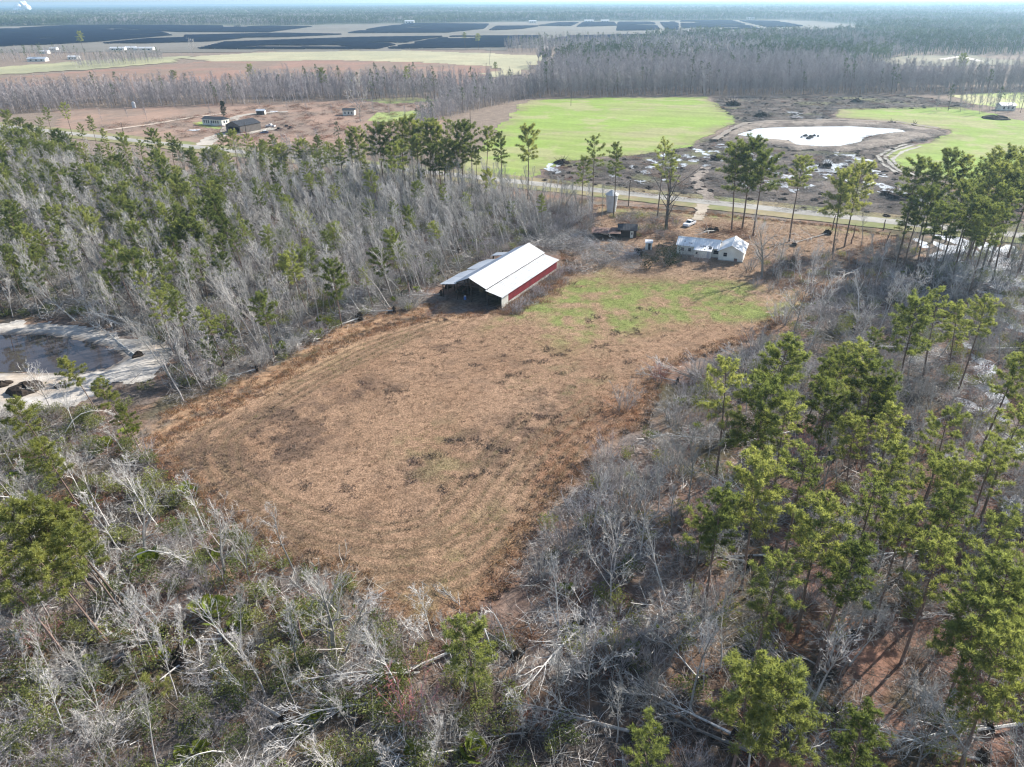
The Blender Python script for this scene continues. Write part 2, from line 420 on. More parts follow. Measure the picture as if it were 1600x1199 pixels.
# ---- pasture with the house yard at its far end
GREENS = [(985,488,110,24,-8),(925,505,70,30,-10),(1065,470,110,22,0),(1185,487,80,11,-4),(815,493,46,9,-20),(1120,492,60,10,0),(885,462,55,14,-20),(1110,452,70,10,0),(980,455,40,12,0),(1240,480,40,10,0),
          (1345,361,60,5,3),(1130,338,60,5,3),(990,332,40,4,3),(905,450,40,8,-30)]
FAINT = [(560,557,80,14,-22),(660,690,55,30,-10),(705,905,70,40,10),(650,955,50,20,10),(600,945,40,22,0),(760,830,45,60,35),(900,610,60,14,-20),(850,590,50,14,-20),(700,730,60,20,-20),(500,900,50,10,10)]
DARKS = [(375,700,75,34,-28),(330,735,60,26,-20),(420,670,55,22,-25),(560,606,34,14,-15),(700,541,26,9,-10),(610,610,20,6,-25),(470,650,60,20,-25),(720,690,28,12,-20),(640,745,45,20,-15),(440,830,60,14,25),(370,800,60,26,20),
         (850,640,50,26,-35),(820,670,50,26,-35),(1090,440,60,7,-5),(1000,452,60,8,0),(300,700,40,18,-25),(760,700,40,30,-35)]
RUSTS = [(880,720,42,40,-40),(915,655,60,18,-30),(800,890,60,50,-50),(980,640,50,20,-25),(860,760,30,30,0),(760,945,60,25,-20),(1000,640,40,20,0),(730,960,60,18,0)]
TAN = [(1080,335,14,10,0),(1250,450,80,20,-10),(1230,350,120,14,3),(1040,345,60,14,0),(920,395,60,20,0),(1290,420,50,20,0)]
DARKS += [(350,690,60,26,-28),(410,725,70,24,-20),(480,690,60,20,-25),(300,740,40,20,-10)]
TRACKS = [GP([(690,500),(560,545),(440,605),(330,665),(285,710),(300,760),(380,815),(470,858),(600,880),(690,872),(760,832),(800,775),(850,700),(930,640)]),
          GP([(700,505),(590,545),(470,605),(370,665),(325,712),(345,755),(420,802),(500,838),(600,856),(680,848),(735,815),(775,760),(830,690),(920,625)]),
          GP([(340,800),(400,842),(470,885),(560,905),(660,902),(740,875),(800,820)]),
          GP([(300,775),(360,828),(430,872),(500,905),(570,925),(650,928),(735,905),(800,850),(840,780),(900,700)]),
          GP([(420,640),(360,690),(365,735),(440,785),(520,815),(600,828),(670,815),(715,775),(760,715),(820,650)]),
          GP([(660,520),(540,575),(430,640)])]

def pasture_color(x, y):
    u, v = PX(x, y)
    n1 = fbm(x, y, 9, 21); n2 = fbm(x, y, 2.5, 22, 3); n3 = fbm(x, y, 22, 23); n5 = vnoise(x/.9, y/.9, 77)
    c = np.repeat(STRAW[None, :], len(x), 0)
    c = mixc(c, STRAW*np.array([.78,.74,.72]), sstep(.42, .66, n1)*.5)
    c = mixc(c, np.array([.27,.178,.118]), sstep(.5, .7, n3)*.6)
    c = mixc(c, np.array([.14,.095,.066]), sstep(.56, .74, n2)*.5)
    ed = edist(x, y, PASTURE, True)
    g_ = sum(blob(u, v, b) for b in GREENS); f_ = sum(blob(u, v, b) for b in FAINT); d_ = sum(blob(u, v, b) for b in DARKS)
    r_ = sum(blob(u, v, b) for b in RUSTS); t_ = sum(blob(u, v, b) for b in TAN)
    left = sstep(9, 1, edist(x, y, TRACKS[0][:1]+[G(600,508),G(470,570),G(385,618),G(245,690)]))
    c = mixc(c, np.array([.34,.225,.14]), left*.8*sstep(.35, .55, n2))
    c = mixc(c, np.array([.115,.078,.057]), np.clip(d_*1.3, 0, 1)*sstep(.36, .56, n2)*.75)
    c = mixc(c, np.array([.21,.118,.072]), np.clip(r_*1.2, 0, 1)*sstep(.3, .55, n2)*.85)
    c = mixc(c, np.array([.30,.215,.15]), np.clip(t_, 0, 1)*.6)
    c = mixc(c, np.array([.19,.195,.08]), np.clip(f_, 0, 1)*sstep(.46, .66, n2)*.28)
    yard = sstep(445, 425, v)
    c = mixc(c, np.array([.24,.17,.118]), yard*.6)
    c = mixc(c, LIME, np.clip(g_*1.15, 0, 1)*sstep(.30, .6, n2*.6+n1*.4)*.85)
    for k, T in enumerate(TRACKS):
        d = edist(x, y, T); w = np.exp(-((d-.9)/.38)**2)
        c = mixc(c, np.array([.155,.11,.07]), w*.95*sstep(.2, .4, n1))
    edge = sstep(2.2, 0, ed)*sstep(.3, .6, n1+.1)
    c = c*(1-edge[:, None]*.75) + ground_color(x, y)*edge[:, None]*.75
    return np.clip(c*(.86+.28*n5)[:, None], 0, 1)

def pasture_relief(x, y):
    ed = edist(x, y, PASTURE, True)
    r = .10*fbm(x, y, 1.6, 41, 3) + .05*vnoise(x/.55, y/.55, 43)
    for T in TRACKS:
        d = edist(x, y, T); r = r - .05*np.exp(-((d-.9)/.35)**2)
    return np.maximum(r, 0)*sstep(0, 2, ed) + .012

DRIVE_SAND = GP([(1094,318),(1106,319),(1100,345),(1085,348),(1074,344),(1086,333)])
o = sheet('pasture', PASTURE, .5, .02, pasture_color, M['field'], 1.4, 4, pasture_relief,
          label='straw-brown pasture with green patches between the barn and the woods', cat='pasture')
PASTURE_OBJ = o

# ---- left pond
def sand_color(x, y):
    n = fbm(x, y, 4, 61); m_ = fbm(x, y, 9, 62)
    c = np.repeat(np.array([.42,.39,.35])[None, :], len(x), 0)
    c = mixc(c, np.array([.30,.27,.235]), sstep(.5, .68, n)*.6); c = mixc(c, np.array([.34,.26,.185]), sstep(.54, .68, m_)*.5)
    wet = sstep(2.2, .2, edist(x, y, POND_L, True)); c = mixc(c, np.array([.13,.11,.095]), wet*.8)
    return c
def sand_relief(x, y):
    d = edist(x, y, POND_L, True); e = edist(x, y, SAND_L, True)
    return np.maximum(0, (.55*fbm(x, y, 5, 63)+.1)*sstep(0, 3.0, d)*sstep(0, 3.5, e)) + .01
sheet('sand_bank', SAND_L, .7, .02, sand_color, M['sand'], 1.5, 5, sand_relief, holes=[POND_L], label='pale sandy bank around the brown pond at the woods edge', cat='bank')

def flat(name, poly, z, mat, label, cat, thick=None):
    mb = MB(); mb.add([(x, y, z) for x, y in poly], [tuple(range(len(poly)))])
    o = mb.build(name, mat); set_albedo(o.data, np.repeat(np.array([[.3,.3,.3]]), len(poly), 0))
    # outlines may run clockwise; keep the face looking up
    if o.data.polygons[0].normal.z < 0: o.data.flip_normals()
    return tag(o, label, cat, kind='structure')

def ragged(poly, amp, step, seed=0):
    out = []; rs = random.Random(seed)
    for i in range(len(poly)):
        a = Vector(poly[i]); b = Vector(poly[(i+1) % len(poly)]); n = max(1, int((b-a).length/step))
        for k in range(n):
            p = a.lerp(b, k/n); out.append((p.x+rs.uniform(-amp, amp), p.y+rs.uniform(-amp, amp)))
    return out
flat('pond', ragged(POND_L, .35, 1.2, 3), .012, M['water'], 'brown still pond with sandy banks left of the pasture', 'pond')

# ---- road and verges
def ribbon(name, line, half, z, cf, mat, label, cat, jitter=0, seed=0, rows=5, crown=0.0):
    rs = random.Random(seed); vs = []; fs = []; n = len(line)
    for i, p in enumerate(line):
        a = Vector(line[max(i-1, 0)]); b = Vector(line[min(i+1, n-1)]); d = (b-a).normalized(); q = Vector((-d.y, d.x))
        for k in range(rows):
            s = -1+2*k/(rows-1); j = rs.uniform(-jitter, jitter) if k in (0, rows-1) else 0
            w = Vector(p)+q*(s*half+j); vs.append((w.x, w.y, z+crown*(1-s*s)))
    for i in range(n-1):
        for k in range(rows-1): fs.append((i*rows+k, i*rows+k+1, (i+1)*rows+k+1, (i+1)*rows+k))
    me = bpy.data.meshes.new(name); me.from_pydata(vs, [], fs); me.update(); v = np.array(vs)
    set_albedo(me, cf(v[:, 0], v[:, 1])); me.materials.append(mat); o = bpy.data.objects.new(name, me); COL.objects.link(o)
    if me.polygons[0].normal.z < 0: me.flip_normals()
    return tag(o, label, cat, kind='structure')
def resample(line, step):
    out = []
    for i in range(len(line)-1):
        a = Vector(line[i]); b = Vector(line[i+1]); n = max(1, int((b-a).length/step))
        out += [tuple(a.lerp(b, k/n)) for k in range(n)]
    return out+[tuple(line[-1])]
ROADF = resample(ROAD, 2.0)
def verge_color(x, y):
    n = fbm(x, y, 6, 71); c = np.repeat(np.array([.215,.20,.11])[None, :], len(x), 0)
    c = mixc(c, np.array([.165,.19,.075]), sstep(.45, .6, n)*.7); return mixc(c, np.array([.28,.215,.14]), sstep(.52, .68, fbm(x, y, 9, 72))*.7)
def road_color(x, y):
    n = fbm(x, y, 5, 73); c = np.repeat(np.array([.33,.315,.285])[None, :], len(x), 0); return mixc(c, np.array([.25,.24,.22]), sstep(.45, .62, n)*.6)
ribbon('road_verge', ROADF, 9.5, .17, verge_color, M['far'], 'grassy verges along both sides of the paved road', 'verge', .4, 1)
ribbon('road', ROADF, 3.3, .20, road_color, M['road'], 'pale grey two-lane road running past the house', 'road', .12, 2, crown=.05)
pale = lambda k: (lambda x, y: np.repeat(np.array([k]), len(x), 0)*(.85+.3*fbm(x, y, 4, 75))[:, None])
ribbon('driveway', resample(GP([(1099,320),(1097,328),(1093,337),(1090,345)]), 1.5), 1.9, .215, pale((.36,.31,.25)), M['gravel'], 'pale sandy driveway from the road down to the white pickup', 'driveway', .8, 3)
ribbon('track', resample(GP([(1115,318),(1104,305),(1092,292),(1088,280),(1102,262)]), 2), 2.2, .215, pale((.27,.23,.195)), M['gravel'], 'dirt track leading from the road into the cleared land', 'track', .8, 4)

# ---- cleared land, green fields and bright pond beyond the road
def clearing_color(x, y):
    n = fbm(x, y, 9, 81); m_ = fbm(x, y, 4, 82); c = np.repeat(np.array([.115,.095,.082])[None, :], len(x), 0)
    c = mixc(c, np.array([.052,.045,.04]), sstep(.45, .62, n)*.8); c = mixc(c, np.array([.18,.152,.13]), sstep(.5, .65, m_)*.7)
    return mixc(c, np.array([.17,.18,.08]), sstep(.56, .7, fbm(x, y, 18, 83))*.6)
sheet('cleared_land', CLEARING, 2.0, .06, clearing_color, M['ground'], 3, 14, lambda x, y: .05*vnoise(x/3, y/3, 5), holes=[], label='grey-brown cleared land strewn with stumps and puddles beyond the road', cat='clearing')
def crop_color(x, y):
    n = fbm(x, y, 40, 91); m_ = fbm(x, y, 16, 92); u, v = PX(x, y)
    c = np.repeat(np.array([.21,.285,.07])[None, :], len(x), 0)
    c = mixc(c, np.array([.255,.29,.105]), sstep(.42, .62, n)*.8); c = mixc(c, np.array([.30,.285,.15]), sstep(.5, .68, m_)*.75)
    for gp in (GREEN1, GREEN2):
        k_ = inside(x, y, gp); e_ = sstep(14, 0, edist(x, y, gp, True))*k_*sstep(.35, .6, fbm(x, y, 9, 98)); c = mixc(c, np.array([.22,.20,.11]), e_*.75)
    rows = .5+.5*np.sin((x*.45+y*.9)*.55); c = c*(1-.10*rows*sstep(.4, .6, n))[:, None]; r2 = vnoise((x*.45+y*.9)/3.0, (x*.9-y*.45)/60, 9); c = c*(.9+.2*r2)[:, None]
    return c
sheet('green_field', GREEN1, 1.6, .13, crop_color, M['crop'], 2.5, 20, label='large lime-green crop field straight beyond the road', cat='field')
sheet('green_field', GREEN2, 1.6, .13, crop_color, M['crop'], 2.5, 20, label='lime-green crop field right of the bright pond, with wheel tracks', cat='field')
def bank_color(x, y):
    c = np.repeat(np.array([.24,.205,.172])[None, :], len(x), 0); return mixc(c, np.array([.115,.096,.083]), sstep(.42, .6, fbm(x, y, 8, 95))*.8)
def bank_relief(x, y):
    d = edist(x, y, POND_R, True); ins = inside(x, y, POND_R)
    return np.where(ins, 0, 1.0*sstep(0, 5, d)*sstep(0, 4, edist(x, y, BANK_R, True)))
sheet('pond_bank', BANK_R, 2.0, .16, bank_color, M['ground'], 1.5, 8, bank_relief, holes=[POND_R], label='earth bank thrown up around the bright pond', cat='bank')
flat('pond', ragged(POND_R, .6, 3, 4), .19, M['bright'], 'bright sky-white pond with dark rocks beyond the road', 'pond')
ribbon('bank_track', resample(GP([(1118,222),(1140,206),(1165,196),(1200,192.5),(1300,190.5),(1400,193.5),(1465,204)]), 3), 1.6, 1.25, pale((.235,.205,.175)), M['gravel'],
       'pale dirt track along the top of the pond bank', 'track', .6, 5)
for k, pts in enumerate([[(1428,227),(1398,236),(1382,246),(1396,262),(1420,275)], [(1440,229),(1410,238),(1394,250),(1408,264),(1430,276)], [(1415,226),(1388,236),(1372,245),(1380,258),(1400,270)]]):
    ribbon('wheel_ruts', resample(GP(pts), 3), .75, .22+.004*k, pale((.36,.34,.30)), M['gravel'],
           ['inner','middle','outer'][k]+' curved pale wheel rut at the corner of the right green field', 'rut', .4, 6+k)

# ---- far fields
def band(name, px, cell, z, c1, c2, label, cat='field', rag=6, sc=60):
    def cf(x, y): return mixc(np.repeat(np.array(c1)[None, :], len(x), 0), np.array(c2), sstep(.4, .64, fbm(x, y, sc, len(label))))
    return sheet(name, GP(px), cell, z, cf, M['far'], rag, 40, label=label, cat=cat)
band('scrub_field', [(-200,128),(0,122),(150,110),(330,96),(500,94),(640,97),(765,102),(770,112),(740,132),(600,140),(400,142),(0,150),(-200,155)], 10, .3, (.255,.16,.122), (.21,.155,.12), 'wide red-brown scrub field behind the grey tree line', sc=35)
band('straw_field', [(280,91),(400,83),(600,79),(770,84),(858,88),(830,104),(800,118),(755,122),(778,104),(640,97),(500,95),(330,97)], 10, .4, (.36,.33,.215), (.31,.295,.195), 'long pale straw field in front of the dark solar farm')
band('straw_field', [(-200,118),(0,106),(120,96),(180,93),(300,88),(270,98),(150,108),(0,117),(-200,130)], 10, .45, (.31,.30,.18), (.265,.26,.165), 'pale green-straw field strip at the far left edge')
band('cleared_lot', [(90,172),(250,166),(420,160),(600,157),(680,168),(690,190),(640,215),(520,232),(420,240),(320,226),(200,212),(90,200)], 5, .08, (.275,.19,.145), (.22,.165,.13), 'red-brown cleared lot around the dark metal barn', 'lot', 5, 22)
band('lawn', [(575,178),(650,174),(668,182),(610,191),(578,190)], 4, .14, (.28,.33,.12), (.33,.30,.16), 'small green lawn right of the cleared lot', 'lawn', 3)
band('lawn', [(570,157),(650,153),(690,158),(600,163)], 5, .14, (.27,.32,.12), (.33,.30,.17), 'thin green grass strip below the far tree line', 'lawn', 3)
band('lawn', [(303,193),(320,190),(330,197),(352,200),(345,203),(310,198)], 2, .14, (.26,.32,.1), (.30,.30,.14), 'bright grass strip around the white mobile home', 'lawn', 1)
band('solar_ground', [(-300,82),(0,84),(300,82),(560,80),(800,78),(900,70),(1240,60),(1400,53),(1390,43),(1250,31),(1000,33),(850,34),(620,37),(430,41),(250,39),(90,40),(-300,50)], 30, .5, (.175,.16,.138), (.15,.138,.118), 'pale open ground between the blocks of the solar farm', 'field', 12, 150)
band('far_clearing', [(1340,98),(1420,88),(1530,86),(1545,92),(1600,95),(1600,102),(1440,104)], 8, .5, (.25,.225,.165), (.21,.195,.145), 'pale clearing inside the grey woods at upper right', 'clearing')
band('far_clearing', [(1060,88),(1080,84),(1082,104),(1062,106)], 8, .5, (.42,.37,.30), (.38,.34,.28), 'small tan clearing between pines behind the green field', 'clearing')
band('green_field', [(1500,152),(1560,146),(1640,146),(1640,172),(1560,168)], 4, .12, (.33,.37,.15), (.38,.36,.2), 'thin lime-green field strip behind the trees at the right edge', 'field')
band('far_clearing', [(1530,23),(1600,20),(1700,20),(1700,25),(1560,26)], 60, .6, (.6,.55,.48), (.55,.5,.44), 'pale distant clearing near the horizon at far right', 'clearing')
ribbon('dirt_lane', resample(GP([(1470,94),(1500,89),(1532,97)]), 10), 4, .62, pale((.6,.55,.48)), M['gravel'], 'pale lane crossing the clearing in the upper right woods', 'lane', .5, 9)
ribbon('driveway', resample(GP([(318,228),(332,216),(352,210),(385,209),(410,204),(430,201)]), 3), 4.2, .24, pale((.40,.365,.315)), M['gravel'], 'pale gravel drive in front of the dark metal barn', 'driveway', 1, 10)
ribbon('driveway', resample(GP([(352,207),(362,190),(372,182),(400,178),(450,175)]), 3), 3.0, .245, pale((.36,.325,.28)), M['gravel'], 'pale dirt lane behind the dark metal barn', 'driveway', 1, 11)
ribbon('dirt_lane', resample(GP([(160,205),(230,196),(300,184),(350,178)]), 4), 1.8, .24, pale((.45,.37,.30)), M['gravel'], 'pale dirt lane left of the white mobile home', 'lane', .6, 12)

# ---- puddles: rain water caught on the cleared land and in the flooded woods
def puddle(u, v, ru, seed, z, label, grp):
    rs = random.Random(seed); cx, cy = G(u, v); w = abs(G(u+ru, v)[0]-cx); pts = []
    n = 18; ph = [rs.uniform(0, 6.28) for _ in range(4)]; asp = rs.uniform(1.2, 2.6); rot = rs.uniform(-.5, .5)
    for k in range(n):
        a = 2*math.pi*k/n; r = w*(1+.35*math.sin(2*a+ph[0])+.22*math.sin(3*a+ph[1])+.18*math.sin(5*a+ph[2])+rs.uniform(-.1, .1)); r = max(r, w*.25)
        px_, py_ = r*math.cos(a), r*asp*math.sin(a)
        pts.append((cx+px_*math.cos(rot)-py_*math.sin(rot), cy+px_*math.sin(rot)+py_*math.cos(rot)))
    tag(flat('puddle', pts, z, M['bright'], label, 'puddle'), group=grp)
PUD = [(1310,255,26),(1290,262,18),(1335,250,16),(1270,268,12),(1380,297,14),(1400,292,10),(1420,300,12),(1365,290,10),(1430,310,14),(1060,250,9),(1030,256,10),(1020,262,7),(990,262,5),(865,262,10),(870,268,8),
       (1095,238,9),(1105,244,8),(1115,236,6),(1070,258,6),(1130,228,8),(1150,222,7),(1210,248,9),(1225,275,12),(1215,285,14),(1240,180,11),(1255,182,8),(1275,190,8),(1125,250,6),(1180,252,5),(985,300,5),(1000,285,6),
       (1265,293,7),(1360,265,9),(1375,275,7),(1300,240,8),(1040,282,5),(1440,322,8),(1470,330,8),(1040,245,8),(1055,262,8),(1085,252,7),(1010,270,7),(960,275,6),(1075,243,8),(1140,236,7),(1170,240,6),(1100,258,6),(1200,262,8),(1160,290,6),(1240,300,7),(1330,285,8),(1350,305,7),(1290,275,8),(1250,262,9),(920,295,4),(1160,270,5)]
prs = random.Random(3)
PUD2 = [(u+prs.uniform(-1, 1)*r*1.1, v+prs.uniform(-1, 1)*r*.45, max(2.0, r*prs.uniform(.32, .66))) for u, v, r in PUD for _ in range(4)]
for k, (u, v, r) in enumerate(PUD2):
    puddle(u, v, r, k, .126+.0003*k, 'bright rain puddle lying on the cleared land beyond the road', 'puddles on the cleared land')
SW = [(1500,400,34),(1530,385,28),(1560,410,34),(1575,440,30),(1510,425,26),(1490,430,18),(1580,395,16),(1545,435,20),(1595,430,20),(1478,370,12),(1540,575,20),(1545,610,22),(1530,640,16),(1555,640,14),(1500,590,12),(1570,470,18),(1590,510,20),(1515,540,9),(1440,380,9),
      (1590,700,18),(1500,720,10),(1430,560,10),(1330,900,5),(1580,790,14)]
for k, (u, v, r) in enumerate(SW):
    puddle(u, v, r, 100+k, .012+.0006*k, 'bright standing water between the pines of the flooded right woods', 'water in the flooded woods')

# ------------------------------------------------------------------ vegetation: one of each kind
GA = 2.399963
def rv(rs, s=1.0): return Vector((rs.gauss(0, s), rs.gauss(0, s), rs.gauss(0, s)))
def blade(mb, a, b, w, rs):
    a = Vector(a); b = Vector(b); d = (b-a); s = d.cross(rv(rs)); s = s.normalized()*w*.5 if s.length > 1e-6 else Vector((w*.5, 0, 0))
    mb.tri(a-s, a+s, b)
def strip(mb, a, b, w0, w1, rs):
    a = Vector(a); b = Vector(b); d = (b-a); s = d.cross(rv(rs)).normalized()
    mb.quad(a-s*w0*.5, a+s*w0*.5, b+s*w1*.5, b-s*w1*.5)

def limb_path(p, d, L, n, rs, up=.25, wob=.12):
    pts = [Vector(p)]; d = Vector(d).normalized()
    for i in range(n):
        d = (d + Vector((0, 0, up))/n + rv(rs, wob)).normalized(); pts.append(pts[-1]+d*(L/n))
    return pts

def bare(rs, h, spread, nl, ns=5, nt=6, low=.35, rise=55, tw=.035, fork=0, mist=0, thin=1.0, r0=None):
    """leafless hardwood: trunk with limbs, crown of branches and twigs"""
    T, C, Mi = MB(), MB(), []
    r0 = r0 or (.010*h+.03)*thin
    tp = [Vector((0, 0, -.3))]; d = Vector((0, 0, 1)); n = 8
    for i in range(n):
        d = (d+rv(rs, .05)+Vector((0, 0, .05))).normalized(); tp.append(tp[-1]+d*((h+.3)/n))
    T.tube(tp, [r0*(1.25 if i == 0 else 1-.88*i/n) for i in range(n+1)], 5, False)
    def at(t):
        q = t*n; i = min(int(q), n-1); return tp[i].lerp(tp[i+1], q-i)
    ends = []
    for i in range(nl):
        t = low+(.97-low)*(i+rs.random()*.6)/nl; p = at(t); az = GA*i+rs.uniform(-.5, .5); s = (t-low)/(1-low)
        L = spread*(.55+.75*math.sin(math.pi*min(1, .15+s*.8)))*rs.uniform(.75, 1.2); el = math.radians(rise+rs.uniform(-14, 14)+14*s)
        if s > .9: L *= .6
        dd = Vector((math.cos(az)*math.cos(el), math.sin(az)*math.cos(el), math.sin(el)))
        lp = limb_path(p, dd, L, 4, rs, .2); rr = r0*(1-.88*t)*.55+.012
        T.tube(lp, [rr, rr*.8, rr*.55, rr*.35, .01], 3, False)
        for j in range(ns):
            q = .25+.75*(j+rs.random())/ns; k = min(int(q*4), 3); sp = lp[k].lerp(lp[k+1], q*4-k)
            sd = ((lp[k+1]-lp[k]).normalized()*.9+rv(rs, .55)+Vector((0, 0, .25))).normalized(); sl = L*rs.uniform(.25, .5)*(1.15-.5*q)+.3
            b = limb_path(sp, sd, sl, 2, rs, .25); C.tube(b, [.022, .016, .008], 3, False)
            for m_ in range(nt):
                q2 = .15+.85*(m_+rs.random())/nt; k2 = min(int(q2*2), 1); a = b[k2].lerp(b[k2+1], q2*2-k2)
                td = (sd+rv(rs, .55)+Vector((0, 0, .2))).normalized(); tl = rs.uniform(.35, .9)*(.5+.1*spread); e = a+td*tl
                strip(C, a, e, tw, tw*.5, rs)
                f = a.lerp(e, rs.uniform(.3, .7)); blade(C, f, f+(td+rv(rs, .5)).normalized()*tl*.6, tw*.8, rs)
                if rs.random() < .5: blade(C, f, f+(td+rv(rs, .6)).normalized()*tl*.5, tw*.7, rs)
            if mist and rs.random() < mist:
                Mi.append(MB())
                for _ in range(26): x = rv(rs).normalized()*rs.uniform(.1, .34); blade(Mi[-1], b[1]+x*.3, b[1]+x, .14, rs)
    return T, C, Mi

def thicket(rs, h, spread, ns=22, tw=.026):
    """many-stemmed leafless shrub"""
    T, C = MB(), MB()
    for i in range(ns):
        az = GA*i; el = math.radians(rs.uniform(48, 86)); L = h*rs.uniform(.65, 1.08)
        p = Vector((math.cos(az), math.sin(az), 0))*rs.uniform(.05, .35)*spread; p.z = -.2
        dd = Vector((math.cos(az)*math.cos(el)*spread/h*1.2, math.sin(az)*math.cos(el)*spread/h*1.2, math.sin(el)))
        lp = limb_path(p, dd, L, 4, rs, .05, .12); T.tube(lp, [.05, .042, .032, .022, .01], 3, False)
        for j in range(9):
            q = .3+.7*(j+rs.random())/9; k = min(int(q*4), 3); a = lp[k].lerp(lp[k+1], q*4-k); td = ((lp[k+1]-lp[k]).normalized()+rv(rs, .5)).normalized(); tl = rs.uniform(.5, 1.3)*(h/6)
            e = a+td*tl; strip(C, a, e, tw, tw*.5, rs)
            for _ in range(6):
                f = a.lerp(e, rs.uniform(.2, .95)); blade(C, f, f+(td+rv(rs, .55)).normalized()*tl*.6, tw*.8, rs)
    return T, C

def tuft(mb, c, r, n, rs, dirv, w=.085):
    for _ in range(n):
        d = (rv(rs)+dirv*.8).normalized(); L = r*rs.uniform(.65, 1.1)
        s = d.cross(rv(rs)).normalized()*w*rs.uniform(.6, 1.1)
        a = c+d*L*.12; b = c+d*L*.72; e = c+d*L
        if rs.random() < .55: mb.tri(a, b-s, b+s) if rs.random() < .4 else mb.tri(b-s*.6, e, b+s*.6)
        mb.tri(a-s*.45, a+s*.45, e)

def pine(rs, h, cr, start, nb, nt=16, sag=0.0, lowdead=4, top=1.0, tsz=.66):
    """tall pine: bare trunk, crown of branches carrying needle tufts"""
    T, C = MB(), MB(); r0 = .0085*h+.04
    tp = [Vector((0, 0, -.4))]; d = Vector((0, 0, 1)); n = 9
    for i in range(n): d = (d+rv(rs, .018)+Vector((0, 0, .03))).normalized(); tp.append(tp[-1]+d*((h+.4)/n))
    T.tube(tp, [r0*(1.2 if i == 0 else 1-.85*(i/n)**1.3) for i in range(n+1)], 7, False)
    def at(t):
        q = t*n; i = min(int(q), n-1); return tp[i].lerp(tp[i+1], q-i)
    for i in range(lowdead):
        t = start*rs.uniform(.55, .98); az = rs.uniform(0, 6.28); p = at(t); e = p+Vector((math.cos(az), math.sin(az), rs.uniform(-.1, .3)))*rs.uniform(.7, 2.0)
        T.tube([p, p.lerp(e, .5)+rv(rs, .08), e], [.03, .02, .01], 3, False)
    for i in range(nb):
        s = ((i+rs.random())/nb)**.9; t = start+(1-start)*s*.985; p = at(t); az = GA*i+rs.uniform(-.6, .6)
        prof = max(.2, 1-(abs(s-.45)/.72)**2.2)
        L = cr*prof*rs.uniform(.6, 1.22); el = math.radians(-4+50*s**1.4+rs.uniform(-12, 12)-sag)
        dd = Vector((math.cos(az)*math.cos(el), math.sin(az)*math.cos(el), math.sin(el)))
        lp = limb_path(p, dd, L, 3, rs, .28, .10); T.tube(lp, [.05*(1-.5*s)+.012, .035, .022, .01], 3, False)
        k = max(3, int(round(L*3.0)))
        for j in range(k):
            q = .34+.66*(j+.5+rs.uniform(-.3, .3))/k; m_ = min(int(q*3), 2); c = lp[m_].lerp(lp[m_+1], min(1, q*3-m_))
            off = rv(rs, .30*(1-.2*q))*min(1.0, L*.45); off.z = abs(off.z)*.6
            c2 = c+off; tuft(C, c2, tsz*rs.uniform(.75, 1.2), nt, rs, (dd*.5+Vector((0, 0, .75))))
            if off.length > .25: strip(T, c, c2, .03, .02, rs)
        tuft(C, lp[-1], tsz*rs.uniform(.8, 1.15), nt, rs, dd*.6+Vector((0, 0, .6)))
    tuft(C, tp[-1], tsz*1.1, nt, rs, Vector((0, 0, 1)))
    return T, C

def leafy(rs, h, w, n, lw=.16):
    T, C = MB(), MB()
    for i in range(9):
        az = GA*i; e = Vector((math.cos(az)*w*.6, math.sin(az)*w*.6, h*rs.uniform(.5, .9))); T.tube([(0, 0, -.1), e*.5+rv(rs, .1), e], [.03, .02, .01], 3, False)
    cl = [(Vector((rs.uniform(-w, w)*.7, rs.uniform(-w, w)*.7, h*rs.uniform(.25, .9))), rs.uniform(.3, .55)*w) for _ in range(9)]
    for i in range(n):
        c, r = rs.choice(cl); d = rv(rs).normalized(); p = c+d*r*rs.uniform(.6, 1.0); p.z = max(.05, p.z)
        s = rv(rs).normalized()*lw; t_ = (d*.6+rv(rs, .6)).normalized()*lw*1.6
        C.quad(p, p+t_*.5+s*.4, p+t_, p+t_*.5-s*.4)
    return T, C

def palmetto(rs, n=11):
    mb = MB()
    for i in range(n):
        az = GA*i; el = math.radians(rs.uniform(35, 80)); L = rs.uniform(.6, 1.2); d = Vector((math.cos(az)*math.cos(el), math.sin(az)*math.cos(el), math.sin(el)))
        c = d*L; strip(mb, (0, 0, 0), c, .04, .03, rs); side = d.cross(Vector((0, 0, 1))).normalized(); nrm = side.cross(d)
        for k in range(11):
            a = math.radians(-80+16*k); v = d*math.cos(a)+side*math.sin(a); v = (v-nrm*-.12+Vector((0, 0, -.12))).normalized(); r = rs.uniform(.32, .5)
            sd = v.cross(nrm).normalized()*.055; mb.tri(c, c+v*r*.6-sd, c+v*r); mb.tri(c, c+v*r, c+v*r*.6+sd)
    return mb

def heap(rs, w, h, n, tw=.034):
    """tangle of fallen branches"""
    mb = MB()
    for i in range(n):
        a = rs.uniform(0, 6.28); r = w*math.sqrt(rs.random()); p = Vector((r*math.cos(a), r*math.sin(a), rs.uniform(0, h)*(1-.6*r/w)))
        d = Vector((rs.gauss(0, 1), rs.gauss(0, 1), rs.gauss(.1, .35))).normalized(); L = rs.uniform(.9, 3.2)
        e = p+d*L; m_ = p.lerp(e, .5)+rv(rs, .1); ww = tw*rs.choice((.6, .8, 1, 1, 2.0))
        strip(mb, p, m_, ww, ww*.8, rs); strip(mb, m_, e, ww*.8, ww*.4, rs)
        for _ in range(3):
            f = p.lerp(e, rs.uniform(.3, .9)); blade(mb, f, f+(d+rv(rs, .6)).normalized()*L*.4, tw*.6, rs)
    return mb

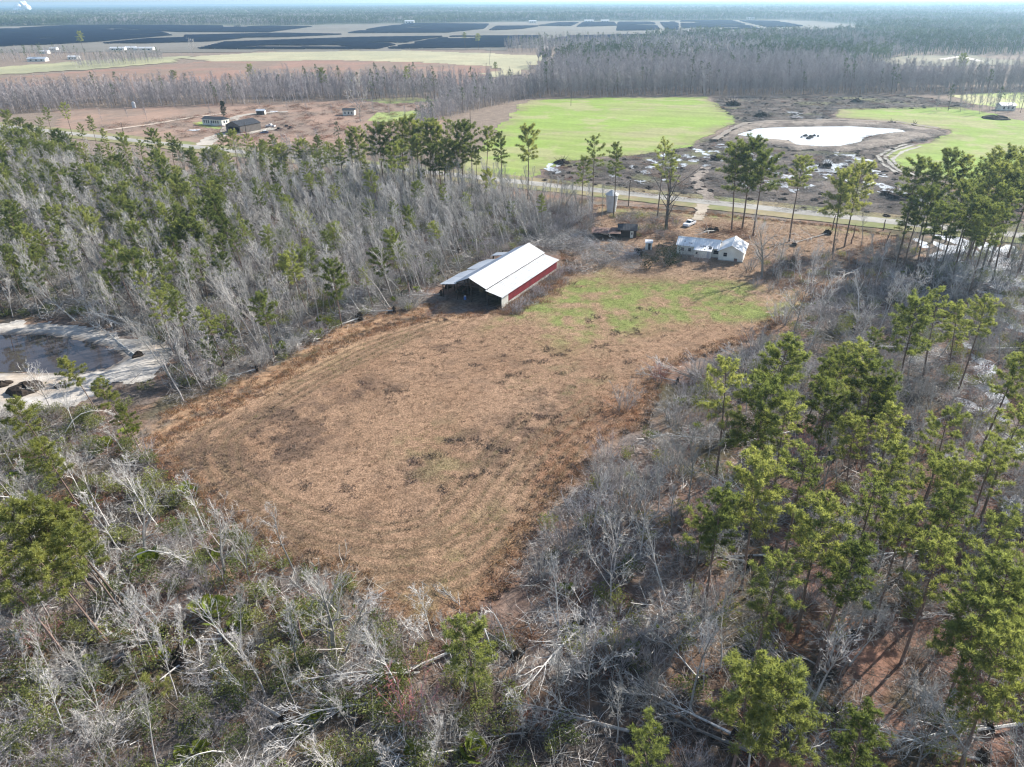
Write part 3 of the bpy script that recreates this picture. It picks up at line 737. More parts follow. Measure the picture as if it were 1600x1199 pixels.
def grass(rs, w, h, n, bw=.04):
    mb = MB()
    for i in range(n):
        a = rs.uniform(0, 6.28); r = w*math.sqrt(rs.random()); p = Vector((r*math.cos(a), r*math.sin(a), -.02))
        blade(mb, p, p+Vector((rs.gauss(0, .45)*h, rs.gauss(0, .45)*h, h*rs.uniform(.5, 1.1))), bw, rs)
    return mb

def rootplate(rs, r):
    mb = MB(); mb.lump((0, 0, 0), r, rs, 9, 5, .9, .25); mb.v = [(x*.35 if True else x, y, z) for x, y, z in mb.v]
    for i in range(16):
        a = rs.uniform(0, 6.28); d = Vector((rs.uniform(-.4, .1), math.cos(a), math.sin(a))); mb.tube([d*r*.6, d*r*1.0+rv(rs, .1), d*r*rs.uniform(1.1, 1.5)], [.07, .05, .02], 3, False)
    return mb

class Proto:
    def __init__(s, parts, h, look):      # parts: list of (part name, MB, material)
        s.h = h; s.look = look; s.parts = [(n, mb.mesh(n, m)) for n, mb, m in parts if mb.f]; s.src = [(mb, m) for n, mb, m in parts if mb.f]; s._j = None
    def joined(s):
        if s._j is None:
            vs = []; fs = []; mi = []; mats = []
            for mb, m in s.src:
                o = len(vs); vs += mb.v; fs += [tuple(i+o for i in f) for f in mb.f]
                if m not in mats: mats.append(m)
                mi += [mats.index(m)]*len(mb.f)
            me = bpy.data.meshes.new('clump'); me.from_pydata(vs, [], fs)
            for m in mats: me.materials.append(m)
            me.polygons.foreach_set('material_index', np.array(mi, np.int32)); me.update(); s._j = me
        return s._j

PR = {}
rs = random.Random(101)
def bp(rs, lk, tm='twig', bm='bark', **k):
    T, C, Mi = bare(rs, **k); return Proto([('trunk', T, M[bm]), ('crown', C, M[tm]), *[('mistletoe', q, M['palm']) for q in Mi]], k['h'], lk)
PR['slim'] = [bp(rs, lk, h=h, spread=sp, nl=nl, ns=5, nt=8, low=lo, rise=60, tw=.028) for lk, h, sp, nl, lo in
              [('slender', 15, 2.2, 15, .42), ('tall thin', 17, 2.4, 15, .5), ('narrow-crowned', 13, 2.0, 15, .35), ('whip-like', 14, 1.7, 13, .45), ('bushy-topped', 15, 3.0, 16, .5), ('sparse', 16, 2.6, 11, .4)]]
PR['wide'] = [bp(rs, lk, h=h, spread=sp, nl=nl, ns=6, nt=9, low=.28, rise=42, tw=.03, mist=mi) for lk, h, sp, nl, mi in
              [('broad', 12, 5.0, 15, .02), ('spreading', 13, 4.6, 17, .0), ('round-crowned', 10, 4.2, 15, .03), ('wide-limbed', 11, 5.4, 14, .02)]]
PR['oak'] = [bp(rs, 'thick-limbed', 'bark', 'oakbark', h=14, spread=7.0, nl=13, ns=6, nt=6, low=.22, rise=38, tw=.04, r0=.42), bp(rs, 'thick-trunked', 'twig', 'bark', h=11, spread=4.6, nl=13, ns=6, nt=7, low=.3, rise=48, tw=.032, r0=.3, mist=.03)]
PR['pale'] = [bp(rs, lk, 'white', 'white', h=h, spread=sp, nl=12, ns=4, nt=6, low=.4, rise=58, tw=.045) for lk, h, sp in [('pale-barked', 13, 2.6), ('white-limbed', 11, 3.0)]]
def tp_(rs, lk, tm, h, sp, ns):
    T, C = thicket(rs, h, sp, ns); return Proto([('stems', T, M['bark']), ('crown', C, M[tm])], h, lk)
PR['thick'] = [tp_(rs, lk, tm, h, sp, n) for lk, tm, h, sp, n in [('fuzzy grey', 'twig', 6, 4, 26), ('mauve-grey', 'twigp', 6.5, 4.4, 26), ('low tangled', 'twig', 4, 3.6, 22), ('purple-tinged', 'twigp', 5, 4, 24)]]
PR['maple'] = [tp_(rs, 'red-budding', 'redtwig', 6, 3.6, 18)]
def pp(rs, lk, nm='needle', **k):
    T, C = pine(rs, **k); return Proto([('trunk', T, M['pbark']), ('crown', C, M[nm])], k['h'], lk)
PR['pine'] = [pp(rs, lk, h=h, cr=cr, start=st, nb=nb, nt=nt) for lk, h, cr, st, nb, nt in
              [('full-crowned', 20, 4.1, .58, 38, 30), ('tall high-crowned', 23, 3.6, .66, 32, 30), ('round-topped', 19, 4.2, .6, 38, 30), ('narrow-crowned', 21, 2.9, .58, 34, 28),
               ('ragged', 20, 4.0, .55, 24, 28), ('broad-crowned', 18, 4.6, .56, 40, 30), ('open-crowned', 22, 3.7, .6, 24, 28), ('thick-needled', 17, 3.8, .5, 42, 28)]]
PR['ypine'] = [pp(rs, lk, h=h, cr=cr, start=st, nb=nb, nt=18, lowdead=1) for lk, h, cr, st, nb in [('young bushy', 9, 2.3, .3, 26), ('small slim', 11, 2.0, .45, 22)]]
PR['wpine'] = [pp(rs, lk, 'needle2', h=h, cr=cr, start=st, nb=nb, nt=28) for lk, h, cr, st, nb in [('yellow-green', 17, 3.2, .6, 28), ('pale green', 15, 2.9, .58, 26)]]
PR['cedar'] = [pp(rs, 'dark cone-shaped', 'cedar', h=9, cr=2.6, start=.06, nb=60, nt=16, lowdead=0, sag=-10)]
def snag(rs, h):
    T = MB(); r = .2; p = [Vector((0, 0, -.3))]+[Vector((rs.gauss(0, .1), rs.gauss(0, .1), h*k/4)) for k in range(1, 5)]; T.tube(p, [r*1.2, r, r*.9, r*.8, r*.7], 7, False)
    C = MB()
    for k in range(7): a = k*.9; b = p[-1]+Vector((math.cos(a)*.14, math.sin(a)*.14, -.1)); C.tri(b, b+Vector((.08, .02, 0)), b+Vector((0, 0, rs.uniform(.3, 1.1))))
    return Proto([('trunk', T, M['pbark']), ('splinters', C, M['hay'])], h, 'snapped-off')
PR['snag'] = [snag(rs, 5), snag(rs, 3.2)]
def fall(rs, lk, tm, bm, h, sp, nl):
    T, C, Mi = bare(rs, h, sp, nl, 5, 6, .3, 48, .04, r0=.0155*h); Rp = rootplate(rs, 1.1); Rp.v = [(z, y, x-.2) for x, y, z in Rp.v]
    return Proto([('trunk', T, M[bm]), ('crown', C, M[tm]), ('root_plate', Rp, M['soil'])], h, lk)
PR['fallen'] = [fall(rs, 'pale fallen', 'white', 'white', 12, 3, 10), fall(rs, 'grey fallen', 'twig', 'bark', 13, 3.4, 12), fall(rs, 'white fallen', 'white', 'white', 10, 2.4, 8)]
PR['crownfall'] = [fall(rs, 'wide fallen', 'twig', 'bark', 12, 5.0, 15), fall(rs, 'grey toppled', 'bark', 'bark', 11, 4.4, 14)]
T, C = pine(rs, 16, 2.8, .55, 24, 18); Rp = rootplate(rs, 1.2); Rp.v = [(z, y, x-.2) for x, y, z in Rp.v]
PR['fallpine'] = [Proto([('trunk', T, M['pbark']), ('crown', C, M['needle2']), ('root_plate', Rp, M['soil'])], 16, 'fallen')]
def arch(rs, L, hh):
    T, C = MB(), MB(); pts = [Vector((L*q, rs.gauss(0, .12), hh*math.sin(math.pi*(.12+q*.88))+(-.3 if q == 0 else 0))) for q in (0, .17, .34, .5, .67, .84, 1)]
    T.tube(pts, [.09, .085, .075, .06, .05, .035, .015], 5, False)
    for i in range(26):
        q = rs.uniform(.4, 1); k = min(int(q*6), 5); a = pts[k].lerp(pts[k+1], q*6-k); d = ((pts[k+1]-pts[k]).normalized()+rv(rs, .55)).normalized(); e = a+d*rs.uniform(.8, 2.0); strip(C, a, e, .05, .02, rs)
        for _ in range(4): f = a.lerp(e, rs.uniform(.2, .9)); blade(C, f, f+(d+rv(rs, .6)).normalized()*.8, .03, rs)
    return Proto([('trunk', T, M['white']), ('crown', C, M['white'])], hh, 'bent white')
PR['arch'] = [arch(rs, 9, 3.2), arch(rs, 7, 4.2)]
def lp_(rs, lk, h, w, n, m='leaf'):
    T, C = leafy(rs, h, w, n); return Proto([('stems', T, M['bark']), ('leaves', C, M[m])], h, lk)
PR['bush'] = [lp_(rs, 'leafy green', 1.5, 1.4, 420), lp_(rs, 'low green', 1.0, 1.5, 340), lp_(rs, 'tall green', 2.4, 1.5, 560)]
PR['ever'] = [lp_(rs, 'dark green', 4.5, 2.5, 1300, 'cedar'), lp_(rs, 'rounded dark', 3.4, 2.6, 1100, 'cedar')]
PR['palm'] = [Proto([('fronds', palmetto(rs, 24), M['palm'])], 1, 'yellow-green'), Proto([('fronds', palmetto(rs, 17), M['palm'])], 1, 'small yellow-green')]
PR['heap'] = [Proto([('branches', heap(rs, w, h, n), M[m])], 1, 'tangle') for w, h, n, m in [(2.3, 1.3, 64, 'bark'), (1.9, .8, 50, 'deb'), (2.6, 1.6, 76, 'twig'), (1.7, .7, 60, 'rust')]]
PR['litter'] = [Proto([('branches', heap(rs, 1.6, .3, 26), M['deb'])], 1, ''), Proto([('leaves', grass(rs, 1.1, .35, 60, .12), M['rust'])], 1, ''), Proto([('blades', grass(rs, 1.0, .5, 60, .06), M['sedge'])], 1, '')]
PR['grass'] = [Proto([('blades', grass(rs, .30, h, n), M[m])], 1, '') for h, n, m in [(.24, 16, 'straw'), (.34, 18, 'straw'), (.18, 14, 'straw'), (.36, 20, 'sedge'), (.2, 18, 'ggrass'), (.26, 46, 'weed'), (.2, 40, 'weed')]]

# ------------------------------------------------------------------ planting
def lean_matrix(x, y, z, rz, sc, lean, laz):
    ax = Vector((-math.sin(laz), math.cos(laz), 0))
    return Matrix.Translation((x, y, z)) @ Matrix.Rotation(lean, 4, ax) @ Matrix.Rotation(rz, 4, 'Z') @ Matrix.Diagonal((sc[0], sc[0], sc[1], 1))

def plant(name, proto, mat, label, cat, group=None):
    e = empty(name, mat=mat); tag(e, label, cat, group)
    for n, me in proto.parts:
        o = bpy.data.objects.new(n, me); COL.objects.link(o); o.parent = e
    return e

def scatter(name, items, label, cat):
    """items: (proto, matrix) -> ONE object of kind stuff, its copies set by geometry nodes"""
    protos = []; idx = []; ids = {}
    for p, m in items:
        if id(p) not in ids: ids[id(p)] = len(protos); protos.append(p)
        idx.append(ids[id(p)])
    col = bpy.data.collections.new(name+'_source')
    for i, p in enumerate(protos):
        o = bpy.data.objects.new('%s_%03d' % (name, i), p.joined()); col.objects.link(o)
    n = len(items); me = bpy.data.meshes.new(name)
    loc = np.zeros((n, 3)); rot = np.zeros((n, 3)); scl = np.zeros((n, 3))
    for i, (p, m) in enumerate(items):
        l, q, s = m.decompose(); loc[i] = l; rot[i] = q.to_euler(); scl[i] = s
    me.from_pydata(loc.tolist(), [], [])
    for nm, t, a in (('rot', 'FLOAT_VECTOR', rot), ('scl', 'FLOAT_VECTOR', scl)):
        me.attributes.new(nm, t, 'POINT').data.foreach_set('vector', a.astype(np.float32).ravel())
    me.attributes.new('idx', 'INT', 'POINT').data.foreach_set('value', np.array(idx, np.int32))
    o = bpy.data.objects.new(name, me); COL.objects.link(o)
    ng = bpy.data.node_groups.new(name+'_nodes', 'GeometryNodeTree')
    ng.interface.new_socket('Geometry', in_out='INPUT', socket_type='NodeSocketGeometry'); ng.interface.new_socket('Geometry', in_out='OUTPUT', socket_type='NodeSocketGeometry')
    gi = ng.nodes.new('NodeGroupInput'); go = ng.nodes.new('NodeGroupOutput'); ip = ng.nodes.new('GeometryNodeInstanceOnPoints')
    ci = ng.nodes.new('GeometryNodeCollectionInfo'); ci.inputs['Collection'].default_value = col; ci.inputs['Separate Children'].default_value = True; ci.inputs['Reset Children'].default_value = True
    def na(nm, t): a = ng.nodes.new('GeometryNodeInputNamedAttribute'); a.data_type = t; a.inputs['Name'].default_value = nm; return a.outputs['Attribute']
    er = ng.nodes.new('FunctionNodeEulerToRotation'); L = ng.links.new
    L(na('rot', 'FLOAT_VECTOR'), er.inputs[0]); L(gi.outputs[0], ip.inputs['Points']); L(ci.outputs[0], ip.inputs['Instance']); ip.inputs['Pick Instance'].default_value = True
    L(na('idx', 'INT'), ip.inputs['Instance Index']); L(er.outputs[0], ip.inputs['Rotation']); L(na('scl', 'FLOAT_VECTOR'), ip.inputs['Scale']); L(ip.outputs[0], go.inputs[0])
    mo = o.modifiers.new('copies', 'NODES'); mo.node_group = ng
    return tag(o, label, cat, kind='stuff')

def jitter_points(poly, step, rs, dens=None, keepout=()):
    P_ = np.array(poly); lo = P_.min(0); hi = P_.max(0)
    X, Y = np.meshgrid(np.arange(lo[0], hi[0], step), np.arange(lo[1], hi[1], step))
    X = X.ravel()+rs.uniform(-.5, .5, X.size)*step; Y = Y.ravel()+rs.uniform(-.5, .5, Y.size)*step
    k = inside(X, Y, poly)
    if dens is not None: k &= rs.random(X.size) < dens(X, Y)
    for h in keepout: k &= ~inside(X, Y, h)
    return list(zip(X[k], Y[k]))

TREES = []      # dicts: kind, proto, x, y, matrix, place, label (None = made below)
def tree(kind, x, y, rs, place, sc=None, lean=None, laz=None, label=None, proto=None, cat='tree', h=None, thing=False, z=0.0):
    p = PR[kind][proto] if proto is not None else rs.choice(PR[kind])
    s = sc or rs.uniform(.82, 1.15)
    if h: s = h/p.h
    ln = rs.gauss(0, .05) if lean is None else lean; la = rs.uniform(0, 6.28) if laz is None else laz
    m = lean_matrix(x, y, z, rs.uniform(0, 6.28), (s*rs.uniform(.92, 1.08), s), ln, la)
    TREES.append(dict(kind=kind, p=p, x=x, y=y, m=m, place=place, label=label, cat=cat, lean=ln, laz=la, h=p.h*s, thing=thing or label is not None))

rs = random.Random(7); nrs = np.random.default_rng(7)
BARN_O = G(784, 482); BARN_X = (0.474, 0.880)
# hand-placed pines: (top of tree in the photograph, tree height) -> where it stands
def top(u, v, h): return G(u, v, h)
def toppine(lst, kinds, place, leanf=None):
    for e in lst:
        u, v, h = e[:3]; x, y = top(u, v, h); lab = e[3] if len(e) > 3 else None
        k = e[4] if len(e) > 4 else kinds; tree(k, x, y, rs, place, h=h, label=lab, thing=True, lean=rs.gauss(0, .03))
toppine([(825,203,24,'lone tall pine with layered crown standing against the green field'),(783,212,22,'pine at the right end of the roadside pine row'),(757,203,23,'second pine from the right end of the roadside pine row'),
         (930,218,23,'tall full pine left of the white grain bin by the road'),(912,250,17,'shorter pine left of the white grain bin'),(965,229,22,'pine standing directly beside the white grain bin'),
         (1037,224,23,'left pine of the pair behind the big bare oak'),(1050,240,21,'right pine of the pair behind the big bare oak'),(1160,232,24,'leftmost tall pine of the trio behind the white house'),
         (1178,225,25,'tallest pine of the trio behind the white house'),(1195,244,23,'rightmost pine of the trio behind the white house'),(1255,250,23,'solitary straight pine right of the white house near the road'),
         (1325,276,21,'twisted pine right of the solitary roadside pine'),(1345,262,22,'bushy pine beside the fallen log right of the house')], 'pine', 'by the road')
toppine([(70,170,15),(100,163,16),(62,186,14),(140,184,15),(30,188,15),(8,176,16),(122,196,14),(160,203,14),(240,206,16),(262,212,15),(280,222,14),(345,212,15),(362,208,16),(385,214,15),(408,222,15),(425,214,16),(440,228,14),(470,222,15),(495,215,16),(335,232,13),(300,232,13),(215,222,14),(190,212,14),(20,205,14),(85,205,14)], 'pine', 'at the far rim of the left woods')
toppine([(735,198,23),(718,196,24),(700,192,24),(684,196,23),(668,190,24),(655,198,22),(640,188,24),(622,192,23),(606,196,23),(592,200,22),(650,215,20),(690,222,19),(630,222,19),(675,232,18),(715,228,18),(745,232,17),(610,228,20),
         (560,205,20),(545,215,18),(530,222,19),(515,228,17)], 'pine', 'in the roadside pine row behind the barn')
toppine([(1440,256,23),(1465,262,22),(1492,244,24),(1512,250,23),(1532,260,23),(1555,243,25),(1578,239,25),(1597,252,24),(1545,285,21),(1505,292,21),(1462,300,20),(1572,295,22),(1592,305,21),(1522,315,20),(1485,325,19),(1440,300,20),(1552,330,20),(1425,315,18),(1620,260,24),(1640,280,23),(1560,265,24),(1588,275,23)],
        'pine', 'in the dark pine grove at the flooded right edge')
toppine([(1145,570,19,'tall pine at the pasture edge with crown above grey thicket'),(1218,541,20,'dark pine just behind the pasture-edge pine'),(1200,612,18),(1345,545,17),(1315,558,16),(1375,575,16),(1490,648,16,'wide pine with bright sunlit rim above the dark pool'),
         (1512,728,16),(1192,733,17),(1258,712,17),(1128,772,17,'pine with narrow crown over the grey brush right of the pasture'),(1372,765,17),(1210,880,15,'small round pine standing in front of the leaf-litter clearing'),(1325,850,17,'large round-crowned pine with paired trunks in the right woods'),
         (1290,800,17),(1500,775,17),(1470,850,16),(1555,800,17),(1590,650,17),(1580,560,18),(1440,470,18),(1540,470,18),(1480,455,17),(1175,1050,15,'big pale green pine cut by the bottom edge'),(1370,1125,15,'pine crown poking up at the bottom edge, right of centre'),
         (1010,1140,14,'bright green pine crown at the bottom edge centre'),(740,975,11,'single bright pine standing in the brush below the pasture'),(1230,1060,15),(1595,900,17),(1540,940,16),(1420,790,16),(1460,730,16),(1400,690,16),(1235,640,17),(1560,700,17),(1100,800,13),(1580,1010,16),(1400,640,15),(1300,610,15)],
        'pine', 'in the right-hand woods')
for (u, v, h, lx, lab) in [(40,790,15,.42,None),(75,800,14,.45,None),(10,800,15,.4,None),(95,830,13,.4,None),(-30,860,14,.4,None),(55,860,13,.42,None)]:
    x, y = top(u, v, h*math.cos(lx)); tree('wpine', x+h*math.sin(lx), y-1.5, rs, 'in the leaning cluster at the left edge', h=h, lean=lx, laz=math.pi-.25, thing=True)
for (u, v, h, lx, lab) in [(60,695,13,.25,'bright leaning pine left of the pasture corner'),(150,600,11,.28,'thin leaning pine below the sandy pond'),(100,565,11,.3,'spindly pine leaning over the brown pond'),(20,630,12,.25,'pine at the left edge below the sandy pond'),(185,640,9,.2,None)]:
    x, y = top(u, v, h*math.cos(lx)); tree('wpine', x+h*math.sin(lx), y, rs, 'below the sandy pond', h=h, lean=lx, laz=math.pi-.1, label=lab, thing=True)
# isolated trees in the distance
for u, v, k, h, lab in [(640,152,'pine',20,'lone pine rising above the grey tree line left of the green field'),(505,150,'pine',18,'dark pine pair member in the grey tree line'),(563,190,'wide',20,'big bare tree at the edge of the cleared lot'),
                        (765,102,'slim',17,'single bare tree on the pale straw field'),(275,150,'pine',17,'dark pine in the grey tree line above the mobile home'),(350,182,'cedar',8,'small black cedar beside the mobile home'),
                        (130,78,'pine',24,'pale pine standing before the left solar block'),(302,86,'wide',18,'small bare tree on the far field before the solar farm'),(727,78,'pine',22,'left lone tree on the straw field skyline'),(748,78,'pine',20,'right lone tree on the straw field skyline'),
                        (775,125,'pine',14,'round dark pine where the two fields meet'),(395,138,'pine',17,'lone pine poking from the grey tree line centre'),(1497,128,'pine',20,'dark pine among the grey trees at upper right')]:
    x, y = G(u, v); tree(k, x, y, rs, 'far away', h=h, label=lab, lean=.03)
# big oak by the house and other trees of the yard
for u, v, k, h, pr, lab in [(1041,359,'oak',18,0,'big dark bare oak between the grain bin and the white house'),(1190,436,'oak',12.5,1,'many-branched bare tree right of the white house'),(1268,540,'slim',14,4,'bare tree pair member at the yard corner'),(1240,520,'wide',11,2,'bare tree with pale twigs at the right pasture corner'),
                            (523,1022,'oak',10.5,1,'big grey bare tree standing below the pasture'),(515,1018,'slim',9,5,'thin trunk beside the big grey bare tree'),(228,872,'oak',9,1,'bare white-grey tree at the lower left pasture corner'),(352,900,'oak',8.5,1,'low bare tree with pale twigs left of the big grey tree'),
                            (1015,420,'ever',4.5,0,'dark evergreen shrub left of the white house'),(1038,418,'ever',6.5,0,'taller dark evergreen between outhouse and house'),(1238,420,'ever',2.6,1,'small dark bush behind the bare tree right of the house'),
                            (975,640,'thick',5.5,0,'pale fuzzy thicket at the pasture notch'),(925,830,'thick',6.5,1,'large mauve-grey thicket bulging over the pasture edge'),(980,800,'thick',7,0,'large grey thicket behind the mauve one'),(880,860,'thick',5,3,'purple-tinged thicket corner nearest the pasture'),
                            (1000,870,'wide',11,1,'tall grey bare tree in the thick of the right brush'),(1075,790,'wide',11,0,'broad bare tree under the pasture-edge pine'),(920,1090,'wide',9,2,'bare tree with mistletoe in the bottom centre brush'),(1045,1040,'wide',10,3,'wide-limbed bare tree right of the mistletoe tree'),
                            (690,1150,'thick',4,2,'low pale tangle at the bottom edge left of centre'),(1220,505,'thick',6,0,'fuzzy grey thicket at the far right pasture corner'),(1180,545,'thick',5.5,3,'mauve thicket along the right pasture edge'),(1090,600,'thick',5.5,1,'grey thicket leaning over the right pasture edge')]:
    x, y = G(u, v); tree(k, x, y, rs, 'yard', h=h, label=lab, proto=pr, lean=rs.gauss(0, .04))
x, y = G(535, 1030); tree('slim', x, y, rs, 'yard', h=10, proto=2, lean=.62, laz=.15, label='dark trunk leaning right from the foot of the big grey bare tree')
for u, v, lab in [(70,1010,'red-budding shrub at the lower left'),(100,290,'red-budding shrub tops in the left woods'),(1355,690,'red-budding shrub in the right woods'),(1030,600,'red shrub at the pasture notch'),(430,360,'red-budding tree in the grey left woods'),(180,430,None),(640,1130,None),(1250,720,None)]:
    x, y = G(u, v); tree('maple', x, y, rs, 'woods', label=lab, thing=True, sc=rs.uniform(.75, 1.05), cat='shrub')

# the woods themselves
WOODS_KEEPOUT = [POND_L, SAND_L]
def d_lf(x, y): return .35+.9*fbm(x, y, 14, 5)
for x, y in jitter_points(LEFTFOREST, 3.1, nrs, d_lf, WOODS_KEEPOUT):
    u, v = PX(x, y); west = 1-sstep(250, 620, np.array([u]))[0]
    r = rs.random(); pn = .05+.17*west*(1 if v < 470 else .3)
    ln, la = abs(rs.gauss(.24, .14)), math.pi+rs.gauss(-.1, .5)
    if u > 560 and v < 330: ln *= .5
    edge = edist([x], [y], PASTURE, True)[0] < 9
    if r < pn: tree('pine', x, y, rs, 'in the left woods', h=rs.uniform(9.5, 14.5), lean=ln*.8, laz=la)
    elif r < pn+.05*west: tree('ypine', x, y, rs, 'in the left woods', lean=ln*.6, laz=la)
    elif edge and rs.random() < .5: tree('thick', x, y, rs, 'along the left pasture edge', sc=rs.uniform(.5, .9), cat='shrub')
    elif r < .86: tree('slim', x, y, rs, 'in the left woods', sc=rs.uniform(.5, .92), lean=ln*1.25, laz=la)
    elif r < .90: tree('pale', x, y, rs, 'in the left woods', sc=rs.uniform(.6, .95), lean=ln*1.6, laz=la)
    else: tree('thick', x, y, rs, 'in the left woods', sc=rs.uniform(.6, 1.1), cat='shrub')
for x, y in jitter_points(BOTTOM, 3.3, nrs, lambda x, y: .25+.85*fbm(x, y, 9, 6), WOODS_KEEPOUT):
    r = rs.random(); ln, la = abs(rs.gauss(.25, .2)), math.pi+rs.gauss(-.2, .7)
    if r < .30: tree('slim', x, y, rs, 'in the bottom brush', sc=rs.uniform(.35, .7), lean=ln, laz=la)
    elif r < .38: tree('wide', x, y, rs, 'in the bottom brush', sc=rs.uniform(.45, .75), lean=ln*.5, laz=la)
    elif r < .48: tree('pale', x, y, rs, 'in the bottom brush', sc=rs.uniform(.5, .8), lean=ln*1.8, laz=la)
    elif r < .78: tree('thick', x, y, rs, 'in the bottom brush', sc=rs.uniform(.35, .75), cat='shrub')
    elif r < .82: tree('arch', x, y, rs, 'in the bottom brush', sc=rs.uniform(.6, 1.1), lean=0)
for x, y in jitter_points(RIGHT, 3.4, nrs, lambda x, y: .2+.95*fbm(x, y, 11, 7)):
    u, v = PX(x, y); r = rs.random(); ln, la = abs(rs.gauss(.08, .1)), rs.uniform(0, 6.28)
    pn = .035 if u > 1130 and v > 560 else 0
    if v < 520: pn = .06 if u > 1440 else 0
    edge = edist([x], [y], PASTURE, True)[0] < 12
    if r < pn: tree('pine', x, y, rs, 'in the right-hand woods', h=rs.uniform(12, 17), lean=ln*.5, laz=la)
    elif r < .22 and not edge: tree('slim', x, y, rs, 'in the right-hand woods', sc=rs.uniform(.4, .75), lean=ln, laz=la)
    elif r < .32 and not edge: tree('wide', x, y, rs, 'in the right-hand woods', sc=rs.uniform(.45, .85), lean=ln, laz=la)
    elif r < .72: tree('thick', x, y, rs, 'along the right pasture edge' if edge else 'in the right-hand woods', sc=rs.uniform(.45, .95), cat='shrub')
    elif r < .75: tree('pale', x, y, rs, 'in the right-hand woods', sc=rs.uniform(.5, .8), lean=ln*4, laz=la)
for x, y in jitter_points(GP([(1175,448),(1230,415),(1290,400),(1380,385),(1440,400),(1380,445),(1300,475),(1240,520),(1200,530),(1235,490)]), 4.2, nrs, lambda x, y: .2+.8*fbm(x, y, 8, 51)):
    r = rs.random()
    if r < .55: tree('thick', x, y, rs, 'yard', sc=rs.uniform(.4, .7), cat='shrub')
    elif r < .75: tree('slim', x, y, rs, 'yard', sc=rs.uniform(.45, .7), lean=abs(rs.gauss(.15, .2)))
# between barn, bin and road: brush and broken trees
YARDBRUSH = GP([(790,322),(900,322),(935,345),(920,362),(880,372),(835,378),(800,350)])
for x, y in jitter_points(YARDBRUSH, 2.7, nrs):
    r = rs.random()
    if r < .6: tree('thick', x, y, rs, 'in the brush behind the barn', sc=rs.uniform(.45, .8), cat='shrub')
    elif r < .8: tree('slim', x, y, rs, 'in the brush behind the barn', sc=rs.uniform(.5, .75), lean=abs(rs.gauss(.3, .3)))

for u, v in [(1005,365),(1020,350),(990,352),(1030,372),(1055,355),(975,345),(1195,425),(1212,432),(1225,415),(1300,432),(1330,420),(1365,410),(1390,400),(1350,440),(1280,440),(1065,398),(1048,404),(905,398),(925,394),(945,408),(962,398),(982,404),(915,412),(940,418),(898,388),(970,412),(930,404),(955,392),(1000,412),(850,385),(866,382),(882,376),(900,368),(918,362),(1068,406),(1176,418),(1186,404),(1100,412),(1085,410),(880,330),(905,338),(925,345),(1400,420),(1420,405),(1380,425),(1340,455),(1310,462),(1260,425),(1245,400),(1405,385),(1380,390),(1355,395),(1325,405),(1205,455),(1180,450),(1215,400),(1170,425)]:
    x, y = G(u, v); tree('thick', x, y, rs, 'yard', sc=rs.uniform(.4, .7), thing=True, cat='shrub')
for u, v in [(1395,430),(1410,415),(1430,400),(1360,440),(1335,445),(1290,462),(1270,470),(1300,405),(1345,385),(1240,440),(1215,445),(1420,385)]:
    x, y = G(u, v); tree('slim', x, y, rs, 'yard', sc=rs.uniform(.5, .75), thing=True)

